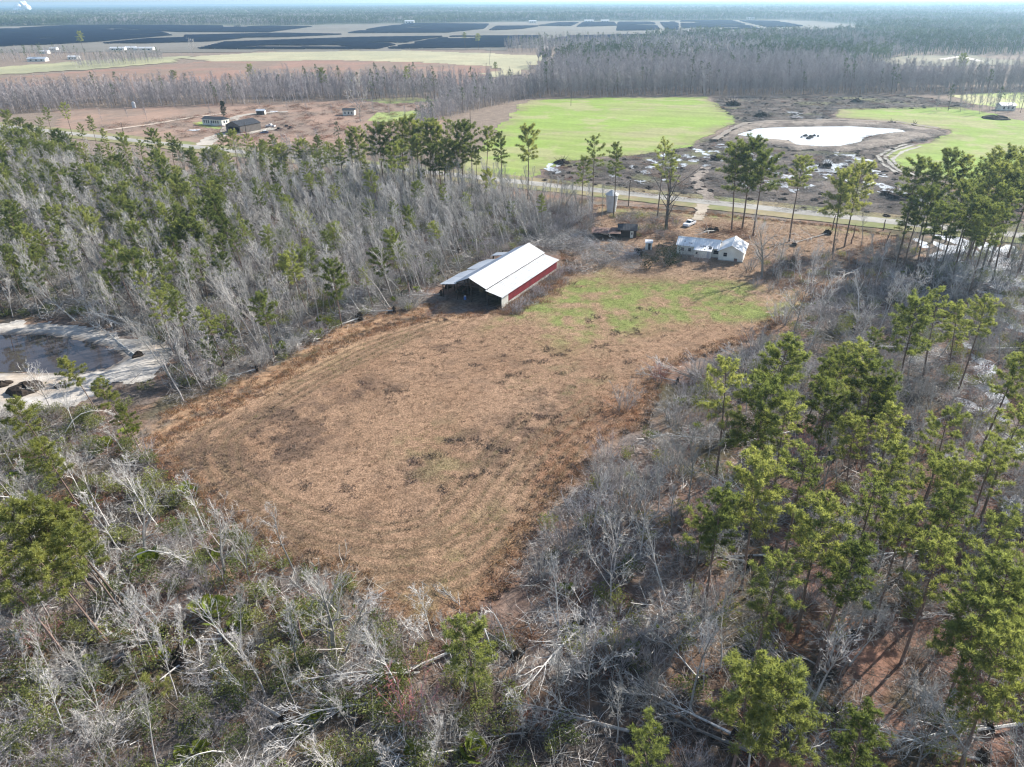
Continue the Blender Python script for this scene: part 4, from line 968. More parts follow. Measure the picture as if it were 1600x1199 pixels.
# fallen trees: foot and tip in the photograph
def fallen(u0, v0, u1, v1, kind, proto, label, zt=1.2, z0=.35):
    a = Vector((*G(u0, v0), z0)); b = Vector((*G(u1, v1), zt)); d = b-a; p = PR[kind][proto]; s = d.length/p.h
    q = d.to_track_quat('Z', 'Y').to_matrix().to_4x4()
    sw = min(1.1, max(.55, s)); m = Matrix.Translation(a) @ q @ Matrix.Rotation(rs.uniform(0, 6.28) if 'root' not in label else 0, 4, 'Z') @ Matrix.Diagonal((sw, sw, s, 1))
    TREES.append(dict(kind=kind, p=p, x=a.x, y=a.y, m=m, place='', label=label, cat='fallen tree', lean=1.4, laz=0, h=d.length, thing=True))
for a in [(353,1003,170,1008,'fallen',2,'white fallen sapling lying beside the dark root hole at lower left'),(282,1043,212,1100,'fallen',0,'short thick white log below the root hole'),(602,1050,470,1085,'fallen',2,'upper white fallen trunk below the big grey tree'),
          (602,1098,440,1150,'fallen',0,'lower long white fallen trunk below the big grey tree'),(445,1128,300,1020,'fallen',2,'white fallen tree crossing the bottom brush toward upper left'),(300,1130,230,1075,'fallpine',0,'fallen yellow-green pine beside the lower left corner'),
          (255,995,80,800,'fallen',0,'long pale tree leaning flat toward upper left'),(905,985,800,1090,'fallen',0,'white fallen tree pointing down-left in the centre brush'),(985,1147,800,1118,'fallen',1,'fallen tree with roots at the bottom centre pine'),
          (1600,1135,1410,1190,'fallen',0,'thick white log slanting across the bottom right corner'),(1540,1140,1430,1150,'fallen',2,'thin pale log above the thick corner log'),(1330,996,1260,1006,'fallen',2,'short pale log between the pines in the right woods'),
          (1345,420,1308,452,'fallen',0,'pale bare log lying right of the yard'),(1292,367,1236,384,'fallen',1,'dark fallen trunk near the roadside pine'),(1118,362,1088,374,'fallen',0,'pale log lying behind the white house'),
          (1490,650,1400,690,'fallen',1,'fallen tree beside the dark pool in the right woods'),(1540,515,1440,530,'fallen',2,'pale fallen trunk in the flooded woods'),(1420,545,1330,560,'fallen',0,'white fallen trunk behind the right pines'),
          (1600,545,1520,550,'fallen',2,'pale trunk lying at the right edge of the flooded woods'),(688,462,640,472,'fallen',2,'white shattered tree lying by the barn left corner'),(560,500,440,545,'fallen',2,'pale trunk along the left pasture edge'),
          (400,580,330,600,'fallen',0,'white fallen top at the left pasture edge by the pond'),(670,350,600,345,'fallen',2,'pale fallen trunk deep in the left woods'),(860,368,840,388,'fallen',0,'white drooping fallen crown behind the barn'),
          (1000,400,925,398,'crownfall',0,'big fallen tree crown left of the white house'),(995,396,930,418,'crownfall',1,'lower half of the fallen crown left of the house'),(1190,690,1080,700,'fallen',1,'grey fallen tree inside the right brush'),(1160,625,1020,580,'fallen',1,'grey tree fallen over the pasture notch'),
          (1440,865,1340,890,'fallen',2,'pale fallen trunk in the deep right woods'),(1580,960,1450,975,'fallen',0,'long pale trunk lying in the right woods'),(120,1150,20,1120,'fallen',2,'white branchy trunk at the lower left corner'),(720,1175,600,1190,'fallen',2,'pale branch at the bottom edge'),
          (1300,1120,1190,1105,'fallen',2,'pale trunk half under the bottom right pine'),(215,560,150,520,'fallen',0,'pale tree toppled over the right end of the pond'),(260,520,180,500,'arch',0,'arched white sapling at the woods edge above the pond'),
          (700,450,650,432,'crownfall',1,'grey toppled crown touching the barn left corner'),(640,455,580,470,'crownfall',0,'wide toppled crown in the woods edge left of the barn'),(830,372,790,366,'crownfall',1,'toppled grey crown behind the barn roof'),(900,352,850,350,'crownfall',0,'fallen crown in the brush left of the grain bin'),
          (880,340,830,332,'crownfall',1,'fallen crown near the road left of the bin'),(1240,385,1190,390,'crownfall',1,'toppled crown behind the bare tree right of the house'),(1420,470,1350,480,'crownfall',0,'wide toppled crown at the start of the right woods'),(1480,500,1420,515,'crownfall',1,'grey toppled crown below the flooded grove'),
          (1330,520,1270,530,'crownfall',0,'toppled crown at the yard corner of the right woods'),(1440,600,1380,590,'crownfall',1,'grey toppled crown beside the flooded clearing'),(1250,800,1180,830,'crownfall',0,'wide toppled crown among the right pines'),(560,1130,470,1100,'crownfall',0,'wide toppled crown in the bottom brush'),
          (180,1080,90,1060,'crownfall',1,'grey toppled crown at the lower left'),(820,1150,740,1160,'crownfall',0,'toppled crown at the bottom edge centre'),(430,520,370,535,'crownfall',1,'grey toppled crown at the woods edge above the left pasture'),(350,575,300,560,'crownfall',0,'toppled crown beside the pond bank')]:
    fallen(*a)
def lie(x, y, az, L, kind, proto, place):
    a = Vector((x, y, .3)); d = Vector((math.cos(az), math.sin(az), rs.uniform(.02, .14))).normalized()*L; p = PR[kind][proto]; s = L/p.h; sw = min(1.1, max(.6, s))
    m = Matrix.Translation(a) @ d.to_track_quat('Z', 'Y').to_matrix().to_4x4() @ Matrix.Rotation(rs.uniform(0, 6.28), 4, 'Z') @ Matrix.Diagonal((sw, sw, s, 1))
    TREES.append(dict(kind=kind, p=p, x=x, y=y, m=m, place=place, label=None, cat='fallen tree', lean=1.4, laz=az, h=3.0, thing=True))
for poly, n_, box in ((BOTTOM, 11, (-60, 12, 40, 75)), (RIGHT, 22, (8, 75, 40, 130)), (LEFTFOREST, 16, (-75, -5, 115, 200))):
    q = 0
    while q < n_:
        x, y = rs.uniform(box[0], box[1]), rs.uniform(box[2], box[3])
        if inside([x], [y], poly)[0] and not inside([x], [y], SAND_L)[0]: lie(x, y, math.pi+rs.gauss(-.3, .8), rs.uniform(7, 13), 'fallen', rs.choice((0, 1, 2)), 'woods'); q += 1
for u, v in [(795,318),(812,322),(828,318),(845,326),(860,322),(876,328),(892,326),(905,334),(920,330),(940,340),(806,332),(838,336)]:
    x, y = G(u, v); tree('slim', x, y, rs, 'yard', sc=rs.uniform(.45, .75), thing=True, lean=abs(rs.gauss(.1, .12)))
for u, v, sc in [(700,455,1),(640,470,.9),(1430,440,1),(1330,382,1),(1385,378,.9),(1300,360,.9),(1130,690,1),(60,930,.8),(475,1010,.8),(1380,360,1),(880,330,.9)]:
    x, y = G(u, v); tree('snag', x, y, rs, 'woods', sc=sc, thing=True, cat='stump')

# which ones are trees of their own, which belong to the mass
WORD = {'ever': 'evergreen', 'oak': 'bare oak', 'slim': 'bare grey tree', 'wide': 'bare grey tree', 'pale': 'bare tree', 'thick': 'leafless shrub', 'maple': 'shrub', 'pine': 'pine', 'ypine': 'pine', 'wpine': 'pine', 'cedar': 'evergreen', 'snag': 'tree stump', 'arch': 'sapling', 'fallen': 'tree', 'fallpine': 'pine', 'crownfall': 'tree'}
NAME = {'ever': 'evergreen_shrub', 'oak': 'bare_tree', 'slim': 'bare_tree', 'wide': 'bare_tree', 'pale': 'bare_tree', 'thick': 'leafless_shrub', 'maple': 'red_shrub', 'pine': 'pine_tree', 'ypine': 'pine_tree', 'wpine': 'pine_tree', 'cedar': 'evergreen_tree', 'snag': 'tree_stump', 'arch': 'bent_sapling', 'fallen': 'fallen_tree', 'fallpine': 'fallen_tree', 'crownfall': 'fallen_tree'}
for t in TREES:
    t['d'] = math.hypot(t['x'], t['y']); u, v = PX(t['x'], t['y'], t['h']*.5); t['u'] = u; t['v'] = v; t['in'] = 5 < u < 1595 and 5 < v < 1194
left = {'tree': 255, 'shrub': 230, 'pine': 215}
def fam(t): return 'pine' if 'pine' in t['kind'] else 'shrub' if t['kind'] in ('thick', 'maple', 'arch') else 'tree'
for t in sorted(TREES, key=lambda t: (not t['thing'], t['d']/(t['h']**.5))):
    if t['thing']: continue
    if t['in'] and left[fam(t)] > 0: left[fam(t)] -= 1; t['thing'] = True
THINGS = [t for t in TREES if t['thing']]; MASS = [t for t in TREES if not t['thing']]
def leanword(t):
    if t['kind'] in ('thick', 'maple', 'snag', 'arch', 'fallen'): return ''
    return 'steeply leaning ' if t['lean'] > .38 else 'leaning ' if t['lean'] > .17 else 'upright '
def area(t):
    u, v = PX(t['x'], t['y']); pl = t['place']
    marks = [((784,470),'the barn'),((95,555),'the brown pond'),((1120,395),'the white house'),((955,325),'the grain bin'),((520,1020),'the big grey bare tree'),((240,700),'the left pasture corner'),((690,990),'the lower pasture tip'),((1040,590),'the pasture notch'),
             ((1490,700),'the dark pool'),((1325,1000),'the paired-trunk pine'),((190,960),'the leaning pine cluster'),((1290,450),'the fallen yard log'),((1540,420),'the flooded grove'),((320,1000),'the root hole'),((1050,1100),'the leaf-litter clearing'),((885,830),'the mauve thicket'),((400,330),'the red-budding tree'),((200,360),'the leaning left woods'),((650,270),'the roadside pine row'),((560,520),'the left pasture edge')]
    best = min(marks, key=lambda m: (m[0][0]-u)**2+((m[0][1]-v)*1.5)**2); dx = u-best[0][0]; dy = v-best[0][1]
    side = ('left of ' if dx < 0 else 'right of ') if abs(dx) > abs(dy)*1.2 else ('beyond ' if dy < 0 else 'in front of ')
    return side+best[1]
sets = {}
for t in THINGS:
    if not t['label']:
        t['label'] = (leanword(t)+t['p'].look+' '+WORD[t['kind']]+' '+area(t)).strip(); sets.setdefault(t['label'], []).append(t)
for lab, L in sets.items():
    if len(L) < 2: continue
    pool = list(L)
    for w, key in (('frontmost ', lambda t: -t['v']), ('farthest ', lambda t: t['v']), ('leftmost ', lambda t: t['u']), ('rightmost ', lambda t: -t['u']), ('tallest ', lambda t: -t['h']), ('smallest ', lambda t: t['h'])):
        if len(pool) < 1: break
        b = min(L, key=key)
        if b in pool: b['label'] = w+lab; pool.remove(b)
    rank = sorted(L, key=lambda t: -t['v']); ordn = ['first', 'second', 'third', 'fourth', 'fifth', 'sixth', 'seventh', 'eighth', 'ninth', 'tenth', 'eleventh', 'twelfth']
    for t in pool: t['label'] = ordn[min(11, rank.index(t))]+'-nearest '+lab
GRP = {'tree': 'bare trees of the storm-hit woods', 'shrub': 'leafless shrubs and thickets', 'pine': 'pines of the surrounding woods'}
for t in THINGS: plant(NAME[t['kind']], t['p'], t['m'], t['label'], t['cat'] if t['cat'] != 'tree' or 'pine' not in t['kind'] else 'pine tree', t.get('grp') or GRP[fam(t)])
scatter('woods', [(t['p'], t['m']) for t in MASS], 'mass of grey bare trees and pines filling the woods behind the nearer trees', 'woods')

# undergrowth, palmettos, grass
UG = []
def ug(poly, step, mix, dens=None, keep=(), s=(.7, 1.25), flatz=1.0):
    ks = [k for k, w in mix]; ws = [w for k, w in mix]
    for x, y in jitter_points(poly, step, nrs, dens, keep):
        k = rs.choices(ks, ws)[0]; p = rs.choice(PR[k[0]]) if isinstance(k, tuple) and k[1] is None else PR[k[0]][k[1]]; sc = rs.uniform(*s)
        UG.append((p, lean_matrix(x, y, .02, rs.uniform(0, 6.28), (sc, sc*flatz), rs.gauss(0, .06), rs.uniform(0, 6.28))))
ug(LEFTFOREST, 2.2, [(('heap', 0), 4), (('heap', 2), 3), (('heap', 1), 3), (('bush', None), 2.0), (('litter', 0), 3), (('palm', None), .25)], None, WOODS_KEEPOUT)
ug(BOTTOM, 1.7, [(('heap', 0), 4), (('heap', 2), 3), (('heap', 1), 3), (('heap', 3), 1.6), (('bush', None), 10), (('palm', None), 1.0), (('litter', 0), 4), (('litter', 1), 2), (('litter', 2), 1)], lambda x, y: .35+.9*fbm(x, y, 7, 12), WOODS_KEEPOUT)
ug(RIGHT, 1.9, [(('heap', 0), 4), (('heap', 2), 3), (('heap', 1), 4), (('heap', 3), 1.6), (('bush', None), 4.2), (('palm', None), .15), (('litter', 0), 4), (('litter', 1), 3)], lambda x, y: .25+.85*fbm(x, y, 8, 13))
ug(GP([(885,388),(950,380),(1008,386),(1012,418),(950,430),(895,424)]), 2.0, [(('heap', 0), 4), (('heap', 2), 4), (('heap', 1), 2)], lambda x, y: 1.6*(fbm(x, y, 6, 33)-.25))
ug(GP([(945,338),(1010,332),(1058,338),(1060,378),(992,374),(985,355)]), 1.9, [(('heap', 0), 3), (('heap', 1), 4), (('heap', 3), 2), (('bush', 1), 1)], lambda x, y: .3+.6*fbm(x, y, 6, 3))
ug(GP([(1180,405),(1290,400),(1420,372),(1440,405),(1380,440),(1290,470),(1200,450)]), 2.1, [(('heap', 0), 3), (('heap', 1), 4), (('heap', 3), 2), (('bush', 1), 1), (('litter', 0), 3)], lambda x, y: .2+.8*fbm(x, y, 7, 4))
ug(GP([(1100,352),(1160,350),(1175,372),(1110,378)]), 2.0, [(('heap', 3), 4), (('heap', 1), 2)], lambda x, y: 1.6*(fbm(x, y, 5, 34)-.3))
ug(GP([(840,380),(890,362),(925,368),(928,384),(880,394),(845,394)]), 1.8, [(('heap', 0), 3), (('heap', 1), 3), (('heap', 2), 2)])
ug(YARDBRUSH, 2.0, [(('heap', 0), 3), (('heap', 1), 3), (('heap', 3), 2)], None)
ug(GP([(0,645),(120,636),(255,580),(262,560),(290,600),(235,690),(130,690),(0,700)]), 1.9, [(('heap', 1), 3), (('bush', 1), 1), (('litter', 0), 4), (('litter', 2), 2)], lambda x, y: .2+.6*fbm(x, y, 5, 3))
scatter('undergrowth', UG, 'tangled fallen branches, green shrubs and dead leaves covering the woods floor', 'undergrowth')

k = 0
for u, v, sc, lab in [(440,552,1.6,'bright palmetto on the left pasture edge near the barn'),(498,530,1.5,'second bright palmetto along the left pasture edge'),(230,885,1.5,'palmetto behind the crossed white saplings at lower left'),(345,965,1.9,'large palmetto patch below the pasture corner'),(325,960,1.5,'smaller palmetto beside the large palmetto patch'),(295,775,1.4,'bright green palmetto at the lower left pasture corner'),
                      (677,432,1.5,'palmetto behind the barn left corner'),(645,408,1.3,'palmetto in the woods behind the barn'),(1090,672,.9,'tiny green palmetto in the right brush'),(205,685,1.4,'palmetto under the leaning pond pines'),(170,700,1.3,'dark palmetto left of the pond pine roots'),(380,985,1.3,'palmetto right of the large palmetto patch'),(745,1180,1.4,'palmetto at the bottom edge below the single pine')]:
    x, y = G(u, v)
    for j in range(1):
        plant('palmetto', PR['palm'][k % 2], lean_matrix(x, y, .02, rs.uniform(0, 6.28), (sc*1.25, sc), 0, 0), lab, 'palmetto', 'palmettos in the brush'); k += 1

GR = []
for x, y in jitter_points(GP([(690,470),(560,498),(455,552),(335,608),(250,645),(222,690),(245,702),(300,667),(385,626),(470,577),(545,536),(690,498)]), .75, nrs, lambda x, y: .1+.9*fbm(x, y, 4, 91)):
    sc = rs.uniform(1.0, 2.1); GR.append((PR['grass'][rs.choice((3, 3, 1, 1, 6, 0))], lean_matrix(x, y, .02, rs.uniform(0, 6.28), (sc*1.2, sc), 0, 0)))
gx = jitter_points(PASTURE, .58, nrs, lambda x, y: .35+.9*fbm(x, y, 5, 14))
gxa = np.array(gx); gu, gv = PX(gxa[:, 0], gxa[:, 1]); gg = sum(blob(gu, gv, b) for b in GREENS)+.5*sum(blob(gu, gv, b) for b in FAINT); gd = sum(blob(gu, gv, b) for b in DARKS); gr = sum(blob(gu, gv, b) for b in RUSTS); ge = edist(gxa[:, 0], gxa[:, 1], PASTURE, True)
gh = gd.copy(); gn = fbm(gxa[:, 0], gxa[:, 1], 3.5, 15)
for i, (x, y) in enumerate(gx):
    q = rs.random()
    if ge[i] < 3.5 and q < .6: j = rs.choice((3, 3, 5)); sc = rs.uniform(1, 1.8)
    elif q < gg[i]*.8: j = 4; sc = rs.uniform(.7, 1.2)
    elif q < gr[i]*.7: j = rs.choice((3, 5)); sc = rs.uniform(.8, 1.4)
    elif q < gd[i]*.55 and gn[i] > .45: j = rs.choice((5, 6)); sc = rs.uniform(.7, 1.2)
    elif gn[i] > .66 and q < .25: j = rs.choice((5, 6)); sc = rs.uniform(.8, 1.5)
    else: j = rs.choice((0, 1, 2, 2)); sc = rs.uniform(.8, 1.3)
    GR.append((PR['grass'][j], lean_matrix(x, y, .05, rs.uniform(0, 6.28), (sc*1.2, sc), 0, 0)))
# dark weed clumps dotted over the pasture
for u, v in [(860,545),(880,548),(960,520),(975,518),(985,525),(985,497),(925,498),(920,505),(1020,490),(830,565),(850,565),(865,557),(885,585),(800,590),(780,595),(810,590),(930,540),(935,545),(980,565),(945,592),(905,605),(840,650),(650,720),(670,718),(655,725),(690,710),(700,693),(545,760),(510,795),(485,763),
             (440,710),(460,700),(480,715),(720,750),(740,745),(760,740),(690,765),(640,750),(750,690),(770,700),(780,705),(795,705),(720,690),(605,618),(620,612),(560,600),(705,540),(690,545),(715,535),(745,575),(785,560),(545,770),(870,680),(850,660),(860,655),(1000,515),(1010,480)]:
    for _ in range(3):
        x, y = G(u+rs.gauss(0, 7), v+rs.gauss(0, 3)); sc = rs.uniform(1.1, 2.0); GR.append((PR['grass'][rs.choice((5, 6, 5))], lean_matrix(x, y, .05, rs.uniform(0, 6.28), (sc*1.5, sc), 0, 0)))
# band of tall weeds along the barn's red wall
fx = Vector((*BARN_X, 0)); fp = Vector((-fx.y, fx.x, 0))
for i in range(380):
    t = rs.uniform(-3, 33); w = -abs(rs.gauss(2.2, 1.7))*float(.3+1.4*vnoise([t/3.5], [0.5], 8)[0])-.4; p = Vector((*BARN_O, 0))+fx*t+fp*w; sc = rs.uniform(1.6, 3.6)
    GR.append((PR['grass'][rs.choice((1, 0, 1, 1, 3))], lean_matrix(p.x, p.y, .03, rs.uniform(0, 6.28), (sc*1.1, sc), 0, 0)))
for i in range(90):
    t = rs.uniform(-2, 32); p = Vector((*BARN_O, 0))+fx*t+fp*(-1-abs(rs.gauss(1.6, 1.5))); sc = rs.uniform(.18, .36)
    GR.append((rs.choice((PR['thick'][2], PR['thick'][3], PR['heap'][0])), lean_matrix(p.x, p.y, .03, rs.uniform(0, 6.28), (sc*1.5, sc), 0, 0)))
scatter('grass', GR, 'dry straw-coloured grass tufts and dark weeds covering the pasture', 'grass')

# ------------------------------------------------------------------ the barn
def thing(name, label, cat, mat, group=None):
    return tag(empty(name, mat=mat), label, cat, group)
B = thing('barn', 'long barn with white metal roof, red side wall and open dark front', 'barn', frame(BARN_O, BARN_X))
LB, WB = 29.3, 15.0
yR, yM1, yRg, yM2, yL = -.25, 3.8, 8.1, 11.9, 16.2           # right eave, right break, ridge, left break, left eave
zR, zJ1, zM1, zRg, zM2, zJ2, zL = 2.9, 3.85, 4.25, 6.15, 4.45, 4.1, 3.35
f0, f1 = -.7, LB+.5
def roofpart(name, a, b, c, d, n, m, par): return MB().ribbed(a, b, c, d, n, .05, .05).build(name, m, par)
rf = MB().box(f0, f1, yRg-.2, yRg+.2, zRg-.02, zRg+.09).build('roof', M['mroof'], B)
k = 10
for i in range(k):                                            # roof sheets side by side
    a, b = f0+(f1-f0)*i/k, f0+(f1-f0)*(i+1)/k-.03; dz = R.uniform(-.015, .015)
    roofpart('roof_panel', (a, yM1-.25, zM1-.05+dz), (b, yM1-.25, zM1-.05+dz), (b, yRg-.02, zRg+dz), (a, yRg-.02, zRg+dz), 4, M['mroof'], rf)
    roofpart('roof_panel', (a, yR-.3, zR+dz), (b, yR-.3, zR+dz), (b, yM1+.1, zJ1+dz), (a, yM1+.1, zJ1+dz), 4, M['mroof'], rf)
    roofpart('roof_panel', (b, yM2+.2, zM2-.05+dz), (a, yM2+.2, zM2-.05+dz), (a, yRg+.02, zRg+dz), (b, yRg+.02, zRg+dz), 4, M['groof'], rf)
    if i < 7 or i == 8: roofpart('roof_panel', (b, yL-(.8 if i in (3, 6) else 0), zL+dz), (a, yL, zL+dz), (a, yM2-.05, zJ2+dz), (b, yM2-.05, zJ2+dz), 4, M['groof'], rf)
wl = MB().box(3.2, LB, .02, .12, 0, .75).build('base_wall', M['block'], B)
MB().ribbed((0, -.02, .0), (3.1, -.02, .0), (3.1, -.02, zR-.02), (0, -.02, zR-.02), 8, .04, .05).build('white_wall_panel', M['wwall'], B)
n = 14
for i in range(n):
    a, b = 3.15+(LB-3.15)*i/n, 3.15+(LB-3.15)*(i+1)/n-.03; y_ = -.03+R.uniform(-.015, .015)
    MB().ribbed((a, y_, .72), (b, y_, .72), (b, y_, zR-.03), (a, y_, zR-.03), 5, .045, .03).build('wall_panel', M['red'], B)
bw = [(LB, 0, 0), (LB, yM2, 0), (LB, yM2, zM2-.1), (LB, yRg, zRg-.12), (LB, yM1, zJ1-.1), (LB, .1, zR-.06)]
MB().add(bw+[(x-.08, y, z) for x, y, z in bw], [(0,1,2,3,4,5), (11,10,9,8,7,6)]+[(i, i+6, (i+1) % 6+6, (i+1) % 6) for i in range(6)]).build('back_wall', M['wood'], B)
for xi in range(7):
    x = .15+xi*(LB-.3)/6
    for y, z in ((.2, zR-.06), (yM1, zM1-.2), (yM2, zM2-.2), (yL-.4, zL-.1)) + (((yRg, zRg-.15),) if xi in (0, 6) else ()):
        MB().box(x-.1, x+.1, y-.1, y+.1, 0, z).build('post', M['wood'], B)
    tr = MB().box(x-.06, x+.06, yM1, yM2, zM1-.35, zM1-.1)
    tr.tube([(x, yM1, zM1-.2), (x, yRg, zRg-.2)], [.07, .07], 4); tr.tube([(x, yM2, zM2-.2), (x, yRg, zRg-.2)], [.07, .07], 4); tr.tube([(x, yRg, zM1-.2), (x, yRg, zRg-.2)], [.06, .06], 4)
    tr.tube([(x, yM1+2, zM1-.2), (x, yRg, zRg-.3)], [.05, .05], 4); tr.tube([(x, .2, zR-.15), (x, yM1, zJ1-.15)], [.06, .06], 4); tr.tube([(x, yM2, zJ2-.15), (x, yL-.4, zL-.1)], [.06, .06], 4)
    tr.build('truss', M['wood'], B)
for y0, z0, y1, z1, nm in ((yM1, zJ1-.25, yM1, zM1-.08, 'fascia'),): MB().box(0, LB, y0-.02, y0+.03, z0, z1).build(nm, M['dark'], B)
bm = frame(BARN_O, BARN_X)
def inbarn(name, label, cat, x, y, builder):
    e = thing(name, label, cat, bm @ Matrix.Translation((x, y, 0))); builder(e)
def barrel(e):
    MB().lathe([(.28, .02), (.31, .25), (.31, .6), (.28, .88)], 14).build('drum', M['blue'], e); MB().lathe([(.29, .88), (.29, .95), (.1, .96)], 14).build('lid', M['carw'], e)
inbarn('barrel', 'blue and white plastic barrel standing in the open barn front', 'barrel', .9, 10.3, barrel)
def bale(e): MB().lathe([(.5, -.6), (.72, -.58), (.75, 0), (.72, .58), (.5, .6)], 16, (0, 0, 0)).build('roll', M['hay'], e).matrix_local = Matrix.Translation((0, 0, .72)) @ Matrix.Rotation(math.pi/2, 4, 'X')
for k, (x, y) in enumerate([(6, 6), (7.8, 6), (6.8, 9), (9.5, 7.5)]): inbarn('hay_bale', ['nearest','right rear','left','deepest'][k]+' round hay bale stored in the dark barn', 'hay bale', x, y, bale)
def wagon(e):
    MB().box(-1.8, 1.8, -.9, .9, .7, .85).build('bed', M['wood'], e); MB().box(-1.8, 1.8, -.92, -.86, .85, 1.4).build('side_board', M['rusty'], e); MB().box(-1.8, 1.8, .86, .92, .85, 1.4).build('side_board', M['rusty'], e)
    for x in (-1.2, 1.2):
        for y in (-1, 1): MB().lathe([(.4, -.1), (.42, 0), (.4, .1)], 14).build('wheel', M['tyre'], e).matrix_local = Matrix.Translation((x, y, .42)) @ Matrix.Rotation(math.pi/2, 4, 'X')
inbarn('wagon', 'old farm wagon parked in the left bay of the barn', 'wagon', 5, 13.4, wagon)

# ------------------------------------------------------------------ white house
def window(e, x, y, z, w, h, face=-1):
    f = MB().box(x-w/2-.07, x+w/2+.07, y-.03, y+.03, z-.07, z+h+.07).build('window', M['wwall'], e)
    MB().box(x-w/2, x+w/2, y-.05, y-.034, z, z+h/2-.02).build('pane', M['glass'], f); MB().box(x-w/2, x+w/2, y-.05, y-.034, z+h/2+.02, z+h).build('pane', M['glass'], f)
h0 = G(1056, 399); h4 = G(1160, 410)
E_ = thing('house', 'white one-storey house with metal roof and gable end facing the pasture', 'house', frame(h0, (h4[0]-h0[0], h4[1]-h0[1])))
hl = math.hypot(h4[0]-h0[0], h4[1]-h0[1]); gx0 = hl-6.3          # gable block from gx0 to hl
w = MB().box(0, gx0, .9, 6.4, .35, 2.75).build('wall', M['wwall'], E_)
MB().box(5.0, 9.3, -.9, .9, .3, 2.35).build('porch_room', M['wwall'], E_)
gb = MB().extrude([(gx0, .35), (hl, .35), (hl, 2.8), ((gx0+hl)/2, 4.35), (gx0, 2.8)], -.6, 8.4).build('gable_block', M['wwall'], E_)
MB().box(gx0-.1, hl+.1, -.7, 8.5, -.05, .34).build('foundation', M['block'], E_)
MB().box(-.05, gx0-.12, .85, 6.45, -.05, .34).build('foundation', M['block'], E_)
for pp_ in range(3):                                                # piers under the floor
    MB().box(5.2+pp_*1.8, 5.5+pp_*1.8, -.8, -.5, -.05, .3).build('pier', M['block'], E_)
wr = MB().box(-.3, gx0, 3.62, 3.78, 4.28, 4.36).build('roof', M['hroof'], E_)
for i in range(4):
    a, b = -.35+(gx0+.3)*i/4, -.35+(gx0+.3)*(i+1)/4-.03
    MB().ribbed((a, .5, 2.72), (b, .5, 2.72), (b, 3.7, 4.3), (a, 3.7, 4.3), 5, .03, .05).build('roof_panel', M['hroof'], wr)
    MB().ribbed((b, 6.8, 2.72), (a, 6.8, 2.72), (a, 3.7, 4.3), (b, 3.7, 4.3), 5, .03, .05).build('roof_panel', M['hroof'], wr)
MB().add([(-.02, 1, 2.75), (-.02, 6.3, 2.75), (-.02, 3.7, 4.2), (.08, 1, 2.75), (.08, 6.3, 2.75), (.08, 3.7, 4.2)], [(0,1,2), (5,4,3), (0,2,5,3), (1,4,5,2), (0,3,4,1)]).build('gable', M['wwall'], E_)
pr = MB().ribbed((4.7, -1.3, 2.38), (9.5, -1.3, 2.38), (9.5, 1.3, 3.14), (4.7, 1.3, 3.14), 9, .03, .05).build('porch_roof', M['hroof'], E_)
for x, y, sx, sy in ((7.2, .9, .5, .18), (6.3, .75, .3, .12), (8.9, .2, .45, .5), (8.6, .9, .5, .12), (7.6, -.6, .18, .14)):
    z = 2.38+.76*(y+1.3)/2.6+.05
    MB().slab((x-sx, y-sy, z-.29*sy), (x+sx*.8, y-sy*1.1, z-.32*sy), (x+sx, y+sy, z+.29*sy), (x-sx*.7, y+sy*.8, z+.24*sy), .01).build('roof_hole', M['dark'], pr)
for x, y in ((3.2, 1.6), (3.7, 1.6), (1.8, 2.1)):
    z = 2.72+1.58*(y-.5)/3.2+.045; MB().slab((x-.16, y-.14, z-.07), (x+.16, y-.14, z-.07), (x+.16, y+.14, z+.07), (x-.16, y+.14, z+.07), .01).build('roof_hole', M['dark'], wr)
gm = (gx0+hl)/2; gr_ = MB().box(gm-.12, gm+.12, -1.0, 8.8, 4.42, 4.5).build('roof', M['hroof'], E_)
for i in range(3):
    a, b = -1.0+9.8*i/3, -1.0+9.8*(i+1)/3-.03
    MB().ribbed((gx0-.45, b, 2.62), (gx0-.45, a, 2.62), (gm, a, 4.44), (gm, b, 4.44), 6, .03, .05).build('roof_panel', M['hroof'], gr_)
    MB().ribbed((hl+.45, a, 2.62), (hl+.45, b, 2.62), (gm, b, 4.44), (gm, a, 4.44), 6, .03, .05).build('roof_panel', M['hroof'], gr_)
window(E_, 10.2, .87, 1.2, .8, 1.0); window(E_, gx0+1.7, -.63, 1.3, .9, 1.0); window(E_, gx0-.55, .87, 1.2, .55, 1.0); window(E_, 5.6, -.93, 1.2, .5, .7); window(E_, 1.5, .87, 1.2, .8, .9); window(E_, 3.4, .87, 1.2, .8, .9)
d_ = MB().box(8.3, 9.05, -.95, -.88, .35, 2.2).build('door', M['groof'], E_); MB().box(8.9, 8.97, -1.0, -.95, 1.1, 1.25).build('handle', M['metal'], d_)
MB().box(gx0+4.1, gx0+4.9, -.85, -.61, .2, 1.0).build('air_unit', M['rusty'], E_); MB().box(hl-.2, hl-.05, -.64, -.6, .4, 2.7).build('corner_board', M['carw'], E_)

